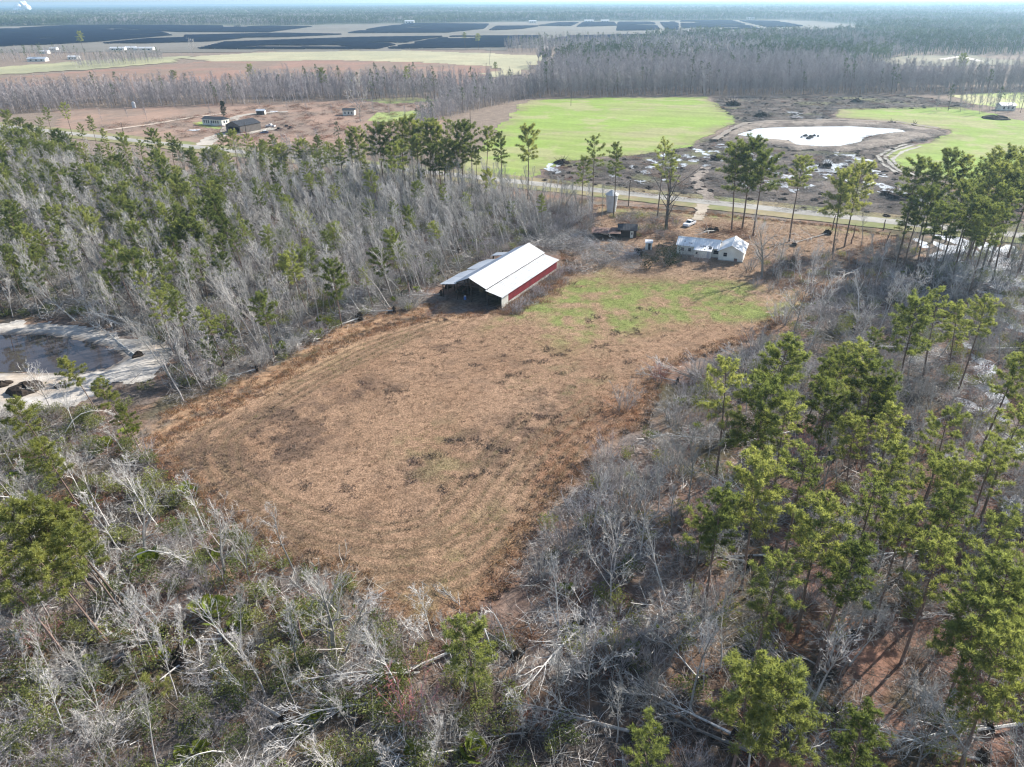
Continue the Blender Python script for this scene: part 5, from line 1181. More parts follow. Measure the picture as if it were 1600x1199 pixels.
# ------------------------------------------------------------------ outbuildings by the house
o0 = G(1013, 391); O_ = thing('outhouse', 'small white outhouse shed beside the evergreen left of the house', 'shed', frame(o0, (1, -.18)))
MB().box(-.9, .9, 0, 1.6, 0, 2.1).build('wall', M['wwall'], O_); MB().ribbed((-1.1, -.2, 2.05), (1.1, -.2, 2.05), (1.1, 1.8, 2.5), (-1.1, 1.8, 2.5), 6, .03, .04).build('roof', M['mroof'], O_)
dd = MB().box(-.15, .55, -.05, -.003, .1, 1.9).build('door', M['wood'], O_); MB().box(.42, .5, -.09, -.05, .95, 1.1).build('handle', M['metal'], dd)
s0 = G(966, 372); S_ = thing('shed', 'dark wooden shed with blue-black roof and white door left of the oak', 'shed', frame(s0, (1, -.12)))
MB().box(0, 5.2, 0, 5, 0, 2.5).build('wall', M['wood'], S_)
r_ = MB().ribbed((-.3, -.5, 2.45), (5.5, -.5, 2.45), (5.5, 2.5, 3.6), (-.3, 2.5, 3.6), 7, .03, .05).build('roof', M['dark'], S_)
MB().ribbed((5.5, 5.5, 2.45), (-.3, 5.5, 2.45), (-.3, 2.5, 3.6), (5.5, 2.5, 3.6), 7, .03, .05).build('roof_panel', M['dark'], r_)
d2 = MB().box(3.4, 4.3, -.06, -.003, .1, 2.1).build('door', M['wwall'], S_); MB().box(3.7, 4.05, -.08, -.062, 1.1, 1.75).build('pane', M['glass'], d2)
for s in (-.15, 5.35): MB().add([(s, .05, 2.5), (s, 4.95, 2.5), (s, 2.5, 3.5), (s-.1, .05, 2.5), (s-.1, 4.95, 2.5), (s-.1, 2.5, 3.5)], [(0,1,2), (5,4,3), (0,2,5,3), (1,4,5,2), (0,3,4,1)]).build('gable', M['wood'], S_)
c0 = G(926, 374); C_ = thing('carport', 'low rusty-roofed lean-to open toward the pasture, next to the dark shed', 'lean-to', frame(c0, (1, -.12)))
for i in range(3): MB().ribbed((-.3+2.8*i, -.3, 1.9), (2.45+2.8*i, -.3, 1.9), (2.45+2.8*i, 4, 2.5+R.uniform(-.1, .1)), (-.3+2.8*i, 4, 2.5+R.uniform(-.1, .1)), 5, .03, .04).build('roof_panel', M['rusty'], C_)
for x in (0, 2.7, 5.4, 8): MB().box(x-.08, x+.08, -.1, .06, 0, 1.88).build('post', M['wood'], C_); MB().box(x-.08, x+.08, 3.7, 3.86, 0, 2.3).build('post', M['wood'], C_)
MB().box(0, 8, 3.9, 3.98, 0, 2.3).build('back_wall', M['wood'], C_)
b0 = G(955, 331); K_ = thing('grain_bin', 'white metal grain bin with cone roof beside the road', 'grain bin', Matrix.Translation((*b0, 0)))
bodyp = [(1.45, .05)]
for i in range(9): z = .5+i*.62; r = 1.5+.06*i; bodyp += [(r, z), (r+.03, z+.08), (r, z+.16)]
MB().lathe(bodyp, 24).build('drum', M['mroof'], K_); rp = MB().lathe([(2.25, 5.6), (2.28, 5.66), (.35, 7.0), (.35, 7.15), (.05, 7.25)], 24).build('roof', M['mroof'], K_)
for i in range(12):
    a = 2*math.pi*i/12; MB().tube([(2.27*math.cos(a), 2.27*math.sin(a), 5.7), (.36*math.cos(a), .36*math.sin(a), 7.03)], [.03, .03], 4).build('rib', M['metal'], rp)
lad = MB()
for s in (-.2, .2): lad.tube([(s, -1.52, .3), (s, -2.05, 5.6)], [.03, .03], 4)
for i in range(14): q = i/13; lad.tube([(-.2, -1.53-.5*q, .5+4.9*q), (.2, -1.53-.5*q, .5+4.9*q)], [.02, .02], 4)
lad.build('ladder', M['metal'], K_)

# ------------------------------------------------------------------ vehicles
def wheels(e, xs, half, r=.38):
    for x in xs:
        for s in (-1, 1):
            w_ = MB().lathe([(r*.7, -.13), (r, -.1), (r, .1), (r*.7, .13)], 16).build('wheel', M['tyre'], e); w_.matrix_local = Matrix.Translation((x, s*half, r)) @ Matrix.Rotation(math.pi/2, 4, 'X')
            MB().lathe([(r*.55, -.135), (r*.55, .135), (.05, .15)], 10).build('rim', M['metal'], w_)
def pickup(name, label, loc, d, paint, cap=None):
    e = thing(name, label, 'pickup truck', frame(loc, d))            # front toward +x
    MB().extrude([(-2.7, .55), (2.6, .5), (2.68, .85), (2.55, 1.12), (1.1, 1.18), (-.75, 1.16), (-2.7, 1.18)], -.95, .95).build('body', paint, e)
    c = MB(); p = [(1.15, 1.17), (.45, 1.78), (-.65, 1.8), (-.8, 1.17)]; n = 4
    c.add([(x, -.88+(.12 if z > 1.5 else 0), z) for x, z in p]+[(x, .88-(.12 if z > 1.5 else 0), z) for x, z in p], [(0,1,2,3), (7,6,5,4)]+[(i, i+n, (i+1) % n+n, (i+1) % n) for i in range(n)]); cab = c.build('cab', paint, e)
    MB().quad((1.12, -.72, 1.24), (1.12, .72, 1.24), (.52, .66, 1.735), (.52, -.66, 1.735)).build('windscreen', M['glass'], cab).location = (.02, 0, .015)
    for s in (-1, 1): MB().quad((.85, s*.886, 1.25), (.42, s*.80, 1.68), (-.55, s*.80, 1.68), (-.65, s*.886, 1.25)).build('side_window', M['glass'], cab)
    MB().box(-2.55, -.92, -.8, .8, 1.17, 1.19).build('bed', M['dark'], e)
    for s in (-1, 1): MB().box(2.6, 2.72, s*.7-.15, s*.7+.15, .8, .98).build('headlight', M['metal'], e); MB().box(-2.73, -2.66, s*.8-.1, s*.8+.1, .75, 1.1).build('tail_light', M['red'], e)
    MB().box(2.62, 2.8, -.92, .92, .45, .65).build('bumper', M['metal'], e); MB().box(-2.82, -2.66, -.9, .9, .45, .62).build('bumper', M['metal'], e)
    wheels(e, (1.75, -1.65), .86); return e
pickup('pickup_truck', 'white pickup truck parked on the sandy yard between oak and house', G(1077, 353), (-.62, -.78), M['carw'])
pickup('pickup_truck', 'white pickup truck parked behind the dark metal barn', G(423, 199), (-.9, .2), M['carw'])
e = thing('car', 'blue car parked right of the dark metal barn', 'car', frame(G(413, 209), (-.9, -.35)))
MB().extrude([(-2.2, .4), (2.15, .4), (2.25, .7), (1.3, .9), (-1.9, .95), (-2.25, .8)], -.88, .88).build('body', M['carb'], e)
c = MB(); p = [(1.2, .9), (.4, 1.42), (-1.0, 1.45), (-1.9, .93)]; c.add([(x, -.84+(.16 if z > 1.2 else 0), z) for x, z in p]+[(x, .84-(.16 if z > 1.2 else 0), z) for x, z in p], [(0,1,2,3), (7,6,5,4)]+[(i, i+4, (i+1) % 4+4, (i+1) % 4) for i in range(4)])
cab = c.build('cab', M['glass'], e); MB().box(-1.0, .4, -.66, .66, 1.43, 1.48).build('roof', M['carw'], cab); wheels(e, (1.35, -1.35), .8, .33)

# ------------------------------------------------------------------ cleared lot: metal barn, mobile home, shed, junk
a0 = G(376.6, 209.5); b1 = G(399.7, 205); D_ = thing('metal_barn', 'brown steel barn with dark roof and open bay on the cleared lot', 'barn', frame(a0, (b1[0]-a0[0], b1[1]-a0[1])))
Ld, Wd = 15, 10.4
MB().ribbed((0, 0, 0), (Ld, 0, 0), (Ld, 0, 4), (0, 0, 4), 16, .05, .08).build('side_wall', M['brown'], D_); MB().box(0, Ld, Wd-.1, Wd, 0, 4).build('side_wall', M['brown'], D_)
for x in (0, Ld-.1):
    open_ = x == 0
    if open_:
        fw = MB(); fw.box(0, .1, .12, .9, 0, 4).box(0, .1, 3.9, 5.2, 0, 4).box(0, .1, 8.6, Wd-.12, 0, 4); fw.add([(0, .1, 3.3), (0, Wd-.1, 3.3), (0, Wd-.1, 4), (0, Wd/2, 6), (0, .1, 4), (.1, .1, 3.3), (.1, Wd-.1, 3.3), (.1, Wd-.1, 4), (.1, Wd/2, 6), (.1, .1, 4)], [(4,3,2,1,0), (5,6,7,8,9), (0,1,6,5)]); fw.build('front_wall', M['brown'], D_)
    else: MB().add([(x, .1, 0), (x, Wd-.1, 0), (x, Wd-.1, 4), (x, Wd/2, 6), (x, .1, 4)], [(0,1,2,3,4)]).build('back_wall', M['brown'], D_)
rd = MB().ribbed((-.3, -.3, 3.95), (Ld+.3, -.3, 3.95), (Ld+.3, Wd/2, 6.1), (-.3, Wd/2, 6.1), 16, .05, .06).build('roof', M['dark'], D_)
MB().ribbed((Ld+.3, Wd+.3, 3.95), (-.3, Wd+.3, 3.95), (-.3, Wd/2, 6.1), (Ld+.3, Wd/2, 6.1), 16, .05, .06).build('roof_panel', M['dark'], rd)
m1 = G(317, 195.5); m2 = G(345, 197.5); Q_ = thing('mobile_home', 'white mobile home with dark windows behind the metal barn', 'mobile home', frame(m1, (m2[0]-m1[0], m2[1]-m1[1])))
MB().box(0, 14.5, 0, 6, .5, 3.4).build('wall', M['wwall'], Q_); MB().box(-.05, 14.55, -.02, 6.02, 0, .5).build('skirting', M['carw'], Q_)
MB().extrude([(-.4, 3.4), (6.4, 3.4), (3, 4.6)], -.3, 14.8).build('roof', M['dark'], Q_).matrix_local = Matrix(((0, 1, 0, 0), (1, 0, 0, 0), (0, 0, 1, 0), (0, 0, 0, 1)))
for x in (1.6, 3.2, 4.8, 7.2, 8.6, 10.2, 11.8): window(Q_, x, -.03, 1.4, .9, 1.4)
for y in (2, 4): MB().box(14.5, 14.56, y-.5, y+.5, 1.5, 2.7).build('window', M['glass'], Q_)
pd = MB().box(6.1, 6.95, -.05, -.004, .6, 2.7).build('door', M['groof'], Q_); MB().box(6.82, 6.9, -.09, -.05, 1.5, 1.65).build('handle', M['metal'], pd)
q0 = G(401, 180); W_ = thing('shed', 'small grey shed by the dirt lane beyond the metal barn', 'shed', frame(q0, (1, .05)))
MB().box(0, 5, 0, 4, 0, 2.4).build('wall', M['brown'], W_); MB().box(.6, 3.4, -.05, -.004, .1, 2.1).build('door', M['wood'], W_); MB().box(5.004, 5.05, .1, 3.9, 0, 2.4).build('side_wall', M['wwall'], W_)
for y0, y1 in ((-.3, 2), (4.3, 2)): MB().slab(*(((-.3, y0, 2.4), (5.3, y0, 2.4), (5.3, y1, 3.3), (-.3, y1, 3.3)) if y0 < 2 else ((5.3, y0, 2.4), (-.3, y0, 2.4), (-.3, y1, 3.3), (5.3, y1, 3.3))), .06).build('roof', M['groof'], W_)
rs = random.Random(55)
def junk(u, v, label, w):
    e = thing('farm_implement', label, 'implement', frame(G(u, v), (1, rs.uniform(-.5, .5)))); fb = MB()
    for i in range(4): fb.tube([(-w, -1+i*.6, .7), (w, -1+i*.6, .8)], [.08, .08], 4)
    for i in range(3): fb.tube([(-w+i*w, -1.2, .7), (-w+i*w, 1.2, .8)], [.08, .08], 4)
    fb.tube([(w, 0, .7), (w+1.8, 0, .4)], [.09, .06], 4); fb.build('frame', M['rusty'], e)
    for i in range(6): MB().lathe([(.1, -.03), (.42, 0), (.1, .03)], 12).build('disc', M['rusty'], e).matrix_local = Matrix.Translation((-w+i*w*.4, -.8, .42)) @ Matrix.Rotation(math.pi/2, 4, 'Y')
    MB().box(-w*.6, w*.2, -.5, .5, .85, 1.6).build('hopper', M['wood'], e)
junk(437, 204, 'rusty farm implement right of the blue car', 2.2); junk(449, 200, 'second rusty implement behind the first one', 2.0); junk(455, 202, 'rightmost rusty implement of the row on the lot', 1.6)
def pole(u, v, h, label):
    e = thing('utility_pole', label, 'utility pole', Matrix.Translation((*G(u, v), 0))); MB().tube([(0, 0, -.5), (0, 0, h*.5), (.04, 0, h)], [.16, .14, .1], 8).build('pole', M['wood'], e)
    MB().box(-.06, .06, -.9, .9, h-.75, -.62+h).build('crossarm', M['wood'], e)
    for y in (-.75, .75): MB().lathe([(.06, 0), (.08, .06), (.04, .16)], 8, (0, y, h-.62)).build('insulator', M['carw'], e)
pole(982, 322, 9.5, 'utility pole standing by the road right of the grain bin'); pole(196, 222, 9.5, 'utility pole beside the road at the far left'); pole(386, 216, 8, 'utility pole in front of the dark metal barn'); pole(892, 166, 9, 'thin pole standing alone in the big green field'); pole(735, 195, 9, 'utility pole at the left edge of the big green field')
def tarp(u, v, w, d, label):
    mb = MB(); n = 6; vs = [(-w/2+w*i/n, -d/2+d*j/n, .08+rs.uniform(0, .25)) for j in range(n+1) for i in range(n+1)]
    mb.add(vs, [(j*(n+1)+i, j*(n+1)+i+1, (j+1)*(n+1)+i+1, (j+1)*(n+1)+i) for j in range(n) for i in range(n)]); o = mb.build('tarpaulin', M['carw']); o.location = (*G(u, v), .12); tag(o, label, 'tarpaulin')
tarp(303, 204.5, 6, 3.5, 'white tarpaulin lying on the lot left of the metal barn'); tarp(428, 175, 5, 3, 'white sheet lying beyond the small grey shed')

# small white tank by the far tree line, rocks in the pond, soil heaps
t_ = thing('water_tank', 'small white tank in front of the grey tree line at left', 'tank', Matrix.Translation((*G(210, 169), 0))); MB().lathe([(1.2, 0), (1.2, 3.2), (.9, 3.8), (.2, 4)], 16).build('drum', M['mroof'], t_); MB().lathe([(.3, 4), (.3, 4.2)], 10).build('lid', M['metal'], t_)
for k, (u, v, r) in enumerate([(1258,213.5,1.2),(1266,215.5,1.4),(1272,213,.9),(1263,217.5,1.1),(1278,214,.7),(1252,215.5,.6)]):
    mb = MB().lump((0, 0, 0), r, rs, 9, 6, .7, .25); o = mb.build('rock', M['rock']); o.location = (*G(u, v), .3); tag(o, ['leftmost tall','largest','rear','frontmost','right small','left small'][k]+' dark rock in the cluster in the bright pond', 'rock', 'rocks in the bright pond')
def soilheap(u, v, r, flat_, label, mat='soil'):
    mb = MB().lump((0, 0, 0), r, rs, 16, 8, flat_, .18); o = mb.build('soil_heap', M[mat]); o.location = (*G(u, v), .1); tag(o, label, 'soil heap')
soilheap(40, 612, 2.9, .5, 'dark ribbed soil heap on the sandy bank below the pond'); soilheap(95, 606, 1.2, .6, 'small dark soil mound right of the big heap by the pond'); soilheap(5, 604, 1.7, .5, 'dark soil mound at the left edge by the pond')
soilheap(1555, 186, 7, .25, 'low dark earth mound at the far end of the right green field')
for u, v, r, l in [(1110,362,2.0,'dark root ball of the log behind the white house'),(1410,668,2.2,'dark root mass beside the pool in the right woods'),(275,1030,1.6,'dark root hole rim at the lower left'),(878,256,3.6,'dark brush pile at the edge of the green field'),(1405,310,4.5,'large dark root pile on the cleared land'),(1385,306,3.2,'smaller dark root pile beside the large one'),(1290,262,3.6,'dark stump pile standing in the flooded part of the clearing'),
                    (1393,194,2.5,'dark heap on the right end of the pond bank'),(1428,196,2.2,'dark heap just right of the bank heap'),(1118,250,3.2,'dark stump pile left of the bright pond'),(1190,183,5,'large dark root heap beyond the bright pond'),(1145,165,6,'long dark heap at the corner of the big green field'),(1340,160,5,'dark root heap in the far cleared strip')]:
    mb = MB().lump((0, 0, 0), r*.8, rs, 12, 7, .5, .4)
    for i in range(14): d = rv(rs).normalized(); d.z = abs(d.z); mb.tube([d*r*.5, d*r*.9+rv(rs, .15), d*r*rs.uniform(1, 1.4)], [.1, .07, .03], 3, False)
    o = mb.build('root_pile', M['soil']); o.location = (*G(u, v), .1); tag(o, l, 'root pile')
# far white buildings
def farshed(u, v, L, W, h, label, mat='mroof', ang=0):
    e = thing('farm_building', label, 'building', frame(G(u, v), (math.cos(ang), math.sin(ang)))); MB().box(-L/2, L/2, -W/2, W/2, 0, h).build('wall', M['wwall'], e)
    MB().extrude([(-W/2-.5, h), (W/2+.5, h), (0, h+W*.22)], -L/2-.4, L/2+.4).build('roof', M[mat], e).matrix_local = Matrix(((0, 1, 0, 0), (1, 0, 0, 0), (0, 0, 1, 0), (0, 0, 0, 1)))
    for k in range(3): MB().box(-L*.35+k*L*.3, -L*.35+k*L*.3+L*.1, -W/2-.06, -W/2-.005, h*.3, h*.75).build('window', M['glass'], e)
for a in [(185,79,22,9,3,'long white farm shed, left of three before the left solar block'),(205,78,16,9,3,'middle white farm shed before the left solar block'),(226,79,28,9,3,'right long white farm shed before the left solar block'),(70,84,12,8,3,'small white building left of the pale pine'),(85,79,10,8,3,'tiny white building beside the small white one'),
          (60,96,22,9,3,'metal-roofed house group at the far left field','groof'),(116,93,12,8,3,'little white house right of the metal-roofed group'),(45,38,110,22,8,'white industrial shed near the horizon at left'),(20,39,90,22,8,'second white industrial shed near the horizon at left'),(640,37,30,14,7,'white building at the back of the solar farm'),
          (832,36,24,12,5,'white house at the back edge of the solar farm centre'),(795,28,60,14,5,'pale building inside the far forest centre'),(740,29,26,14,7,'white hut inside the far forest left of centre'),(920,35,30,12,5,'white shed row at the back of the centre solar block'),(945,35,26,12,5,'white shed beside the row at the centre solar block'),
          (1064,84,22,10,4,'white building in the small tan clearing behind the green field'),(1520,24,70,18,6,'white building near the far right distant clearing'),(1172,31,26,12,5,'white shed behind the right solar block'),(546,180,7,5,3,'dark ruined house by the bare tree on the lot','dark'),(1570,172,9,6,3,'grey farm shed under the trees at the right field end','groof')]: farshed(*a)
mb = MB()
for i in range(26): mb.lump((rs.gauss(0, 26), rs.gauss(0, 20), abs(rs.gauss(30, 20))+10), rs.uniform(14, 26), rs, 10, 7, .9, .12)
o = mb.build('steam_plume', M['plume']); o.location = (*G(38, 20), 0); tag(o, 'white steam plume rising from the forest near the left horizon', 'steam', kind='stuff')

# ------------------------------------------------------------------ solar farm: blocks of tilted rows
def solar(px, label):
    poly = GP(px); P_ = np.array(poly); e = tag(empty('solar_array', (0, 0, 0)), label, 'solar array', 'blocks of the solar farm'); rows = MB(); legs = MB()
    d = Vector((.97, -.24)); q = Vector((.24, .97)); c = P_.mean(0); pitch = 9.0
    pr_ = (P_-c) @ np.array([[d.x, q.x], [d.y, q.y]]); smin, smax = pr_[:, 1].min(), pr_[:, 1].max(); t0, t1 = pr_[:, 0].min(), pr_[:, 0].max()
    s = smin+2
    while s < smax:
        ts = np.arange(t0, t1, 6.0); X = c[0]+ts*d.x+s*q.x; Y = c[1]+ts*d.y+s*q.y; k = inside(X, Y, poly) & (fbm(X, Y, 90, 19, 2) < .72); i = 0
        while i < len(ts):
            if k[i]:
                j = i
                while j+1 < len(ts) and k[j+1]: j += 1
                if j-i >= 3:
                    a = Vector((X[i], Y[i], 0)); b = Vector((X[j], Y[j], 0)); Q = Vector((q.x, q.y, 0))*1.9
                    rows.slab(a-Q+Vector((0, 0, 3.0)), b-Q+Vector((0, 0, 3.0)), b+Q+Vector((0, 0, .9)), a+Q+Vector((0, 0, .9)), .12)
                    for m_ in range(2): f = a.lerp(b, .3+.4*m_); legs.box(f.x-.15, f.x+.15, f.y-.15, f.y+.15, 0, 1.8)
                i = j+1
            else: i += 1
        s += pitch
    o = rows.build('panels', M['solar'], e); o['kind'] = 'stuff'; o = legs.build('stands', M['metal'], e); o['kind'] = 'stuff'
for px, l in [([(-120,50),(0,48),(170,47.5),(250,50),(272,56),(160,66),(60,72),(0,74),(-120,76)], 'widest dark solar block at the far left'),([(-120,50),(0,46.5),(110,40.5),(270,40.5),(490,42.5),(420,51.5),(275,51),(200,47),(0,47.5)], 'long thin solar block behind the far left one'),
              ([(160,69),(230,62),(350,58),(380,61),(330,66),(230,69)], 'low solar strip in front of the far left gap'),([(285,56.5),(440,53),(540,55),(450,59),(380,60),(290,61)], 'thin solar strip right of the far left block'),([(306,78),(350,67.5),(460,63.5),(560,60),(695,58),(645,66),(592,78)], 'dark solar block left of the centre track'),([(600,78),(652,67),(702,58),(850,57.5),(830,66),(800,75)], 'dark solar block in front, just right of the centre track'),
              ([(540,53),(590,44),(640,37.5),(765,38.5),(757,46),(700,52)], 'rear left solar block at the forest foot'),([(762,49),(775,42),(845,41.5),(820,46)], 'small solar block behind the centre strip'),([(840,41),(868,36.5),(905,36),(892,42)], 'small slanted solar block before the centre sheds'),
              ([(900,43),(910,36),(960,35.5),(965,41)], 'rear solar block right of the centre track'),([(962,49),(965,35.5),(1022,35.5),(1033,48)], 'square solar block right of the pale panels'),([(1040,48),(1030,35.5),(1060,35),(1062,48)], 'narrow solar block beside the square one'),
              ([(1064,48),(1062,33),(1145,33),(1192,47)], 'large right-hand solar block'),([(1200,44),(1152,33),(1215,34),(1258,42)], 'pointed solar block at the right end'),([(850,66),(880,58),(1020,55),(1024,65)], 'solar strip behind the centre pines'),([(1032,65),(1028,55),(1064,54),(1062,64)], 'small solar strip right of the centre pines'),
              ([(1238,55),(1250,51.5),(1370,50),(1358,54)], 'thin solar strip at the far right')]: solar(px, l)

# ------------------------------------------------------------------ tree lines and far forest (masses)
rs = random.Random(77); nrs = np.random.default_rng(77)
def lod_bare(rs, h, sp, n):
    mb = MB(); mb.tube([(0, 0, -.3), (rs.gauss(0, .3), rs.gauss(0, .3), h*.6), (rs.gauss(0, .5), rs.gauss(0, .5), h)], [.15, .09, .03], 3, False)
    for i in range(n):
        t = rs.uniform(.22, .98); p = Vector((0, 0, h*t)); a = rs.uniform(0, 6.28); L = sp*rs.uniform(.4, 1)*(1.2-.6*t); e = p+Vector((math.cos(a)*L, math.sin(a)*L, L*rs.uniform(.5, 1.4))); strip(mb, p, e, .14, .08, rs)
        for _ in range(4): f = p.lerp(e, rs.uniform(.3, 1)); blade(mb, f, f+rv(rs, 1).normalized()*rs.uniform(.8, 1.8)+Vector((0, 0, .5)), .10, rs)
    return mb
def lod_pine(rs, h, cr, n):
    T, C = MB(), MB(); T.tube([(0, 0, -.3), (0, 0, h*.95)], [.25, .08], 4, False)
    for i in range(n):
        s = rs.random()**.8; z = h*(.45+.55*s); r = cr*max(.2, 1-(abs(s-.35)/.7)**1.6)*math.sqrt(rs.random()); a = rs.uniform(0, 6.28); tuft(C, Vector((r*math.cos(a), r*math.sin(a), z)), 1.1, 7, rs, Vector((0, 0, .8)), .3)
    return T, C
LB_ = [Proto([('crown', lod_bare(rs, h, 2.8, 50), M['fbare'])], h, '') for h in (17, 20, 15, 18)]
LP_ = []
for h in (19, 22, 16): T, C = lod_pine(rs, h, 2.8, 36); LP_.append(Proto([('trunk', T, M['pbark']), ('crown', C, M['fpine'])], h, ''))
def tl(poly, step, pinef, hs=(.8, 1.15), dens=None):
    out = []
    for x, y in jitter_points(GP(poly), step, nrs, dens):
        p = rs.choice(LP_) if rs.random() < pinef else rs.choice(LB_); s = rs.uniform(*hs); out.append((p, lean_matrix(x, y, 0, rs.uniform(0, 6.28), (s, s), abs(rs.gauss(.08, .08)), math.pi)))
    return out
LINE = []
LINE += tl([(-200,182),(0,180),(150,170),(420,163),(560,156),(560,149),(420,150),(200,152),(0,160),(-200,165)], 3.4, .03, (.4, 1.0), lambda x, y: 1.9*(fbm(x, y, 40, 44)-.12))
LINE += tl([(380,150),(560,158),(700,158),(770,150),(770,135),(700,138),(560,142),(400,140)], 3.6, .05, (.4, 1.0), lambda x, y: 1.9*(fbm(x, y, 40, 45)-.12))
LINE += tl([(660,230),(690,190),(760,170),(830,155),(850,140),(800,138),(740,158),(690,175),(650,205)], 3.6, .04, (.5, .85))
LINE += tl([(830,153),(1000,150),(1250,149),(1480,146),(1700,142),(1700,134),(1480,134),(1330,128),(1250,122),(1000,124),(850,128)], 3.6, .03, (.55, 1.2))
LINE += tl([(850,128),(1000,124),(1320,122),(1320,103),(1250,104),(1000,106),(880,106)], 7, .12, (.85, 1.15))
LINE += tl([(120,108),(180,104),(260,98),(250,90),(170,95),(110,104)], 7, .08, (.5, .8))
LINE += tl([(-100,106),(0,100),(140,92),(90,86),(0,92),(-100,98)], 12, .25, (.5, .9))
LINE += tl([(790,83),(880,82),(970,84),(970,70),(880,70),(795,74)], 8, .15, (.7, 1))
LINE += tl([(1450,172),(1560,160),(1600,165),(1600,178),(1540,182)], 9, .1, (.5, .9))
LINE += tl([(420,240),(520,238),(640,215),(690,195),(680,215),(600,245),(460,252)], 9, .3, (.4, .7))
for u, v in [(160,190),(200,185),(230,188),(560,175),(585,180),(610,185),(635,190),(520,180),(660,182),(450,172),(480,175),(330,182)]:
    x, y = G(u, v); s = rs.uniform(.35, .6); LINE.append((rs.choice(LB_), lean_matrix(x, y, 0, 0, (s, s), .1, 3)))
scatter('treeline', LINE, 'grey bare tree lines with a few pines around the far fields', 'tree line')
# forest patches
def patch(rs, w, n, pinef, h=18, coarse=1.0, bare_n=14):
    A, Bm = MB(), MB()
    for i in range(n):
        x, y = rs.uniform(-w/2, w/2), rs.uniform(-w/2, w/2); hh = h*rs.uniform(.7, 1.2); r = 2.7*coarse*rs.uniform(.75, 1.25)
        if rs.random() < pinef:
            for k in range(9): a = rs.uniform(0, 6.28); q = r*math.sqrt(rs.random()); tuft(A, Vector((x+q*math.cos(a), y+q*math.sin(a), hh*rs.uniform(.62, 1)-q*.6)), 1.9*coarse, 5, rs, Vector((0, 0, 1)), .75*coarse)
            A.tube([(x, y, 0), (x, y, hh*.9)], [.25, .15], 3, False)
        else:
            Bm.tube([(x, y, 0), (x, y, hh*.7)], [.22, .12], 3, False)
            for k in range(bare_n): a = rs.uniform(0, 6.28); q = r*math.sqrt(rs.random()); p = Vector((x, y, hh*rs.uniform(.4, .8))); strip(Bm, p, Vector((x+q*math.cos(a)*1.2, y+q*math.sin(a)*1.2, p.z+hh*.25)), .5*coarse, .35*coarse, rs)
    return Proto([('crown', A, M['fpine']), ('branches', Bm, M['fbare'])], h, '')
PA = [patch(rs, 50, 70, f) for f in (.15, .3, .5, .75, .9)]
PB = [patch(rs, 160, 230, f, 19, 1.9, 7) for f in (.4, .6, .8)]
PC = [patch(rs, 600, 420, f, 20, 5, 5) for f in (.5, .7, .85)]
FOR = []
SOLARZONE = GP([(-300,84),(0,86),(300,84),(560,82),(800,80),(900,72),(1240,58),(1420,53),(1380,42),(1250,30),(1000,32.5),(850,33.5),(620,36.5),(430,40),(250,38.5),(90,39.5),(-300,46)])
OPEN = [SOLARZONE, GP([(-300,150),(0,150),(400,142),(740,135),(870,110),(880,84),(780,78),(-300,84)]), GP([(1325,126),(1330,100),(1420,86),(1535,84),(1720,92),(1720,134)]), GP([(1055,108),(1060,86),(1084,82),(1086,106)]), GP([(1525,27),(1590,19),(1720,19),(1720,27)]), GP([(870,106),(880,72),(1700,72),(1700,99),(1250,103)]) ]
def forest(y0, y1, step, protos, keepn, pf, extra=()):
    ys = np.arange(y0, y1, step)
    for y in ys:
        half = y*.95+400
        for x in np.arange(-half, half, step):
            xx, yy = x+nrs.uniform(-.2, .2)*step, y+nrs.uniform(-.2, .2)*step
            if any(inside([xx], [yy], o)[0] for o in keepn): continue
            f = float(fbm([xx], [yy], 420, 29, 2)[0]); i = min(len(protos)-1, max(0, int((f-.28)/.44*len(protos))))
            FOR.append((protos[i], lean_matrix(xx, yy, 0, rs.choice((0, 1, 2, 3))*math.pi/2, (1.04, rs.uniform(.85, 1.12)), 0, 0)))
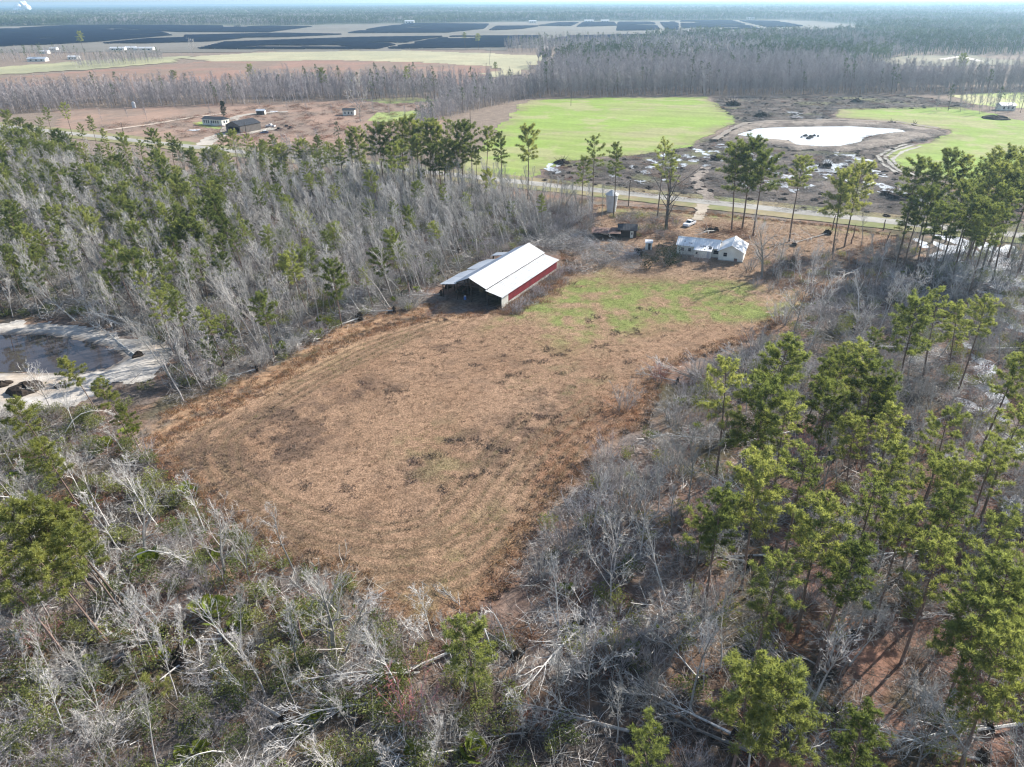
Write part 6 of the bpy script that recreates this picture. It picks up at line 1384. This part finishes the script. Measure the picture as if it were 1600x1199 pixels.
# mixed woods right of the straw field, behind the bare line
MID = GP([(860,106),(990,106),(1250,103),(1450,98),(1700,98),(1700,30),(1500,33),(1400,42),(1420,54),(1240,60),(1100,60),(990,68),(975,84),(880,88)])
for x, y in [(a, b) for a in np.arange(-200, 1900, 50) for b in np.arange(600, 2600, 50)]:
    if inside([x], [y], MID)[0] and not any(inside([x], [y], o)[0] for o in OPEN[2:5]):
        f = float(fbm([x], [y], 260, 39, 3)[0]); u, v = PX(x, y); i = min(4, max(0, int((f-.3)/.4*5)))
        i = min(4, i+1)
        if v > 98: i = min(i, 1)
        if u > 1380 and v < 85: i = max(i, 3)
        FOR.append((PA[i], lean_matrix(x+nrs.uniform(-8, 8), y+nrs.uniform(-8, 8), 0, rs.choice((0, 1, 2, 3))*math.pi/2, (1.05, rs.uniform(.6, 1.1)), 0, 0)))
forest(1700, 4200, 130, PB, [SOLARZONE, MID, OPEN[4]], 0)
forest(4200, 14000, 480, PC, [OPEN[4]], 0)
scatter('forest', FOR, 'vast hazy pine and hardwood forest reaching to the horizon', 'forest')

# ------------------------------------------------------------------ debris on the cleared land
DB = []
CLUMP = Proto([('soil', MB().lump((0, 0, .1), .7, rs, 9, 5, .5, .5), M['soil']), ('roots', heap(rs, 1.0, .7, 14), M['deb'])], 1, '')
for x, y in jitter_points(CLEARING, 2.5, nrs, lambda x, y: .25+.8*fbm(x, y, 16, 16), [POND_R]):
    q = rs.random(); sc = .35+1.3*rs.random()**2
    p = CLUMP if q < .26 else PR['heap'][1] if q < .62 else PR['litter'][0] if q < .8 else PR['heap'][3] if q < .86 else PR['heap'][0]
    DB.append((p, lean_matrix(x, y, .08, rs.uniform(0, 6.28), (sc*1.15, sc*.8), 0, 0)))
for x, y in jitter_points(GP([(150,200),(420,165),(640,160),(680,190),(520,228),(430,236),(330,222)]), 4.5, nrs, lambda x, y: .15+.5*fbm(x, y, 20, 18)):
    DB.append((rs.choice((PR['heap'][1], PR['litter'][0], PR['heap'][3])), lean_matrix(x, y, .1, rs.uniform(0, 6.28), (rs.uniform(.8, 1.5),)*2, 0, 0)))
scatter('debris', DB, 'stumps, broken branches and turned soil strewn over the cleared land', 'debris')

# ------------------------------------------------------------------ the air
hz = MB().box(-15500, 15500, -3000, 15000, -1.5, 95).build('haze', None); hz.data.materials.clear()
m, nt, out = nodes('winter_haze'); pv = N(nt, 'ShaderNodeVolumePrincipled'); pv.inputs['Color'].default_value = (.50, .76, 1.0, 1); pv.inputs['Density'].default_value = 1.1e-4; pv.inputs['Anisotropy'].default_value = .45
nt.links.new(pv.outputs[0], out.inputs['Volume']); hz.data.materials.append(m); tag(hz, 'thin blue winter haze veiling the distance', 'haze', kind='stuff')
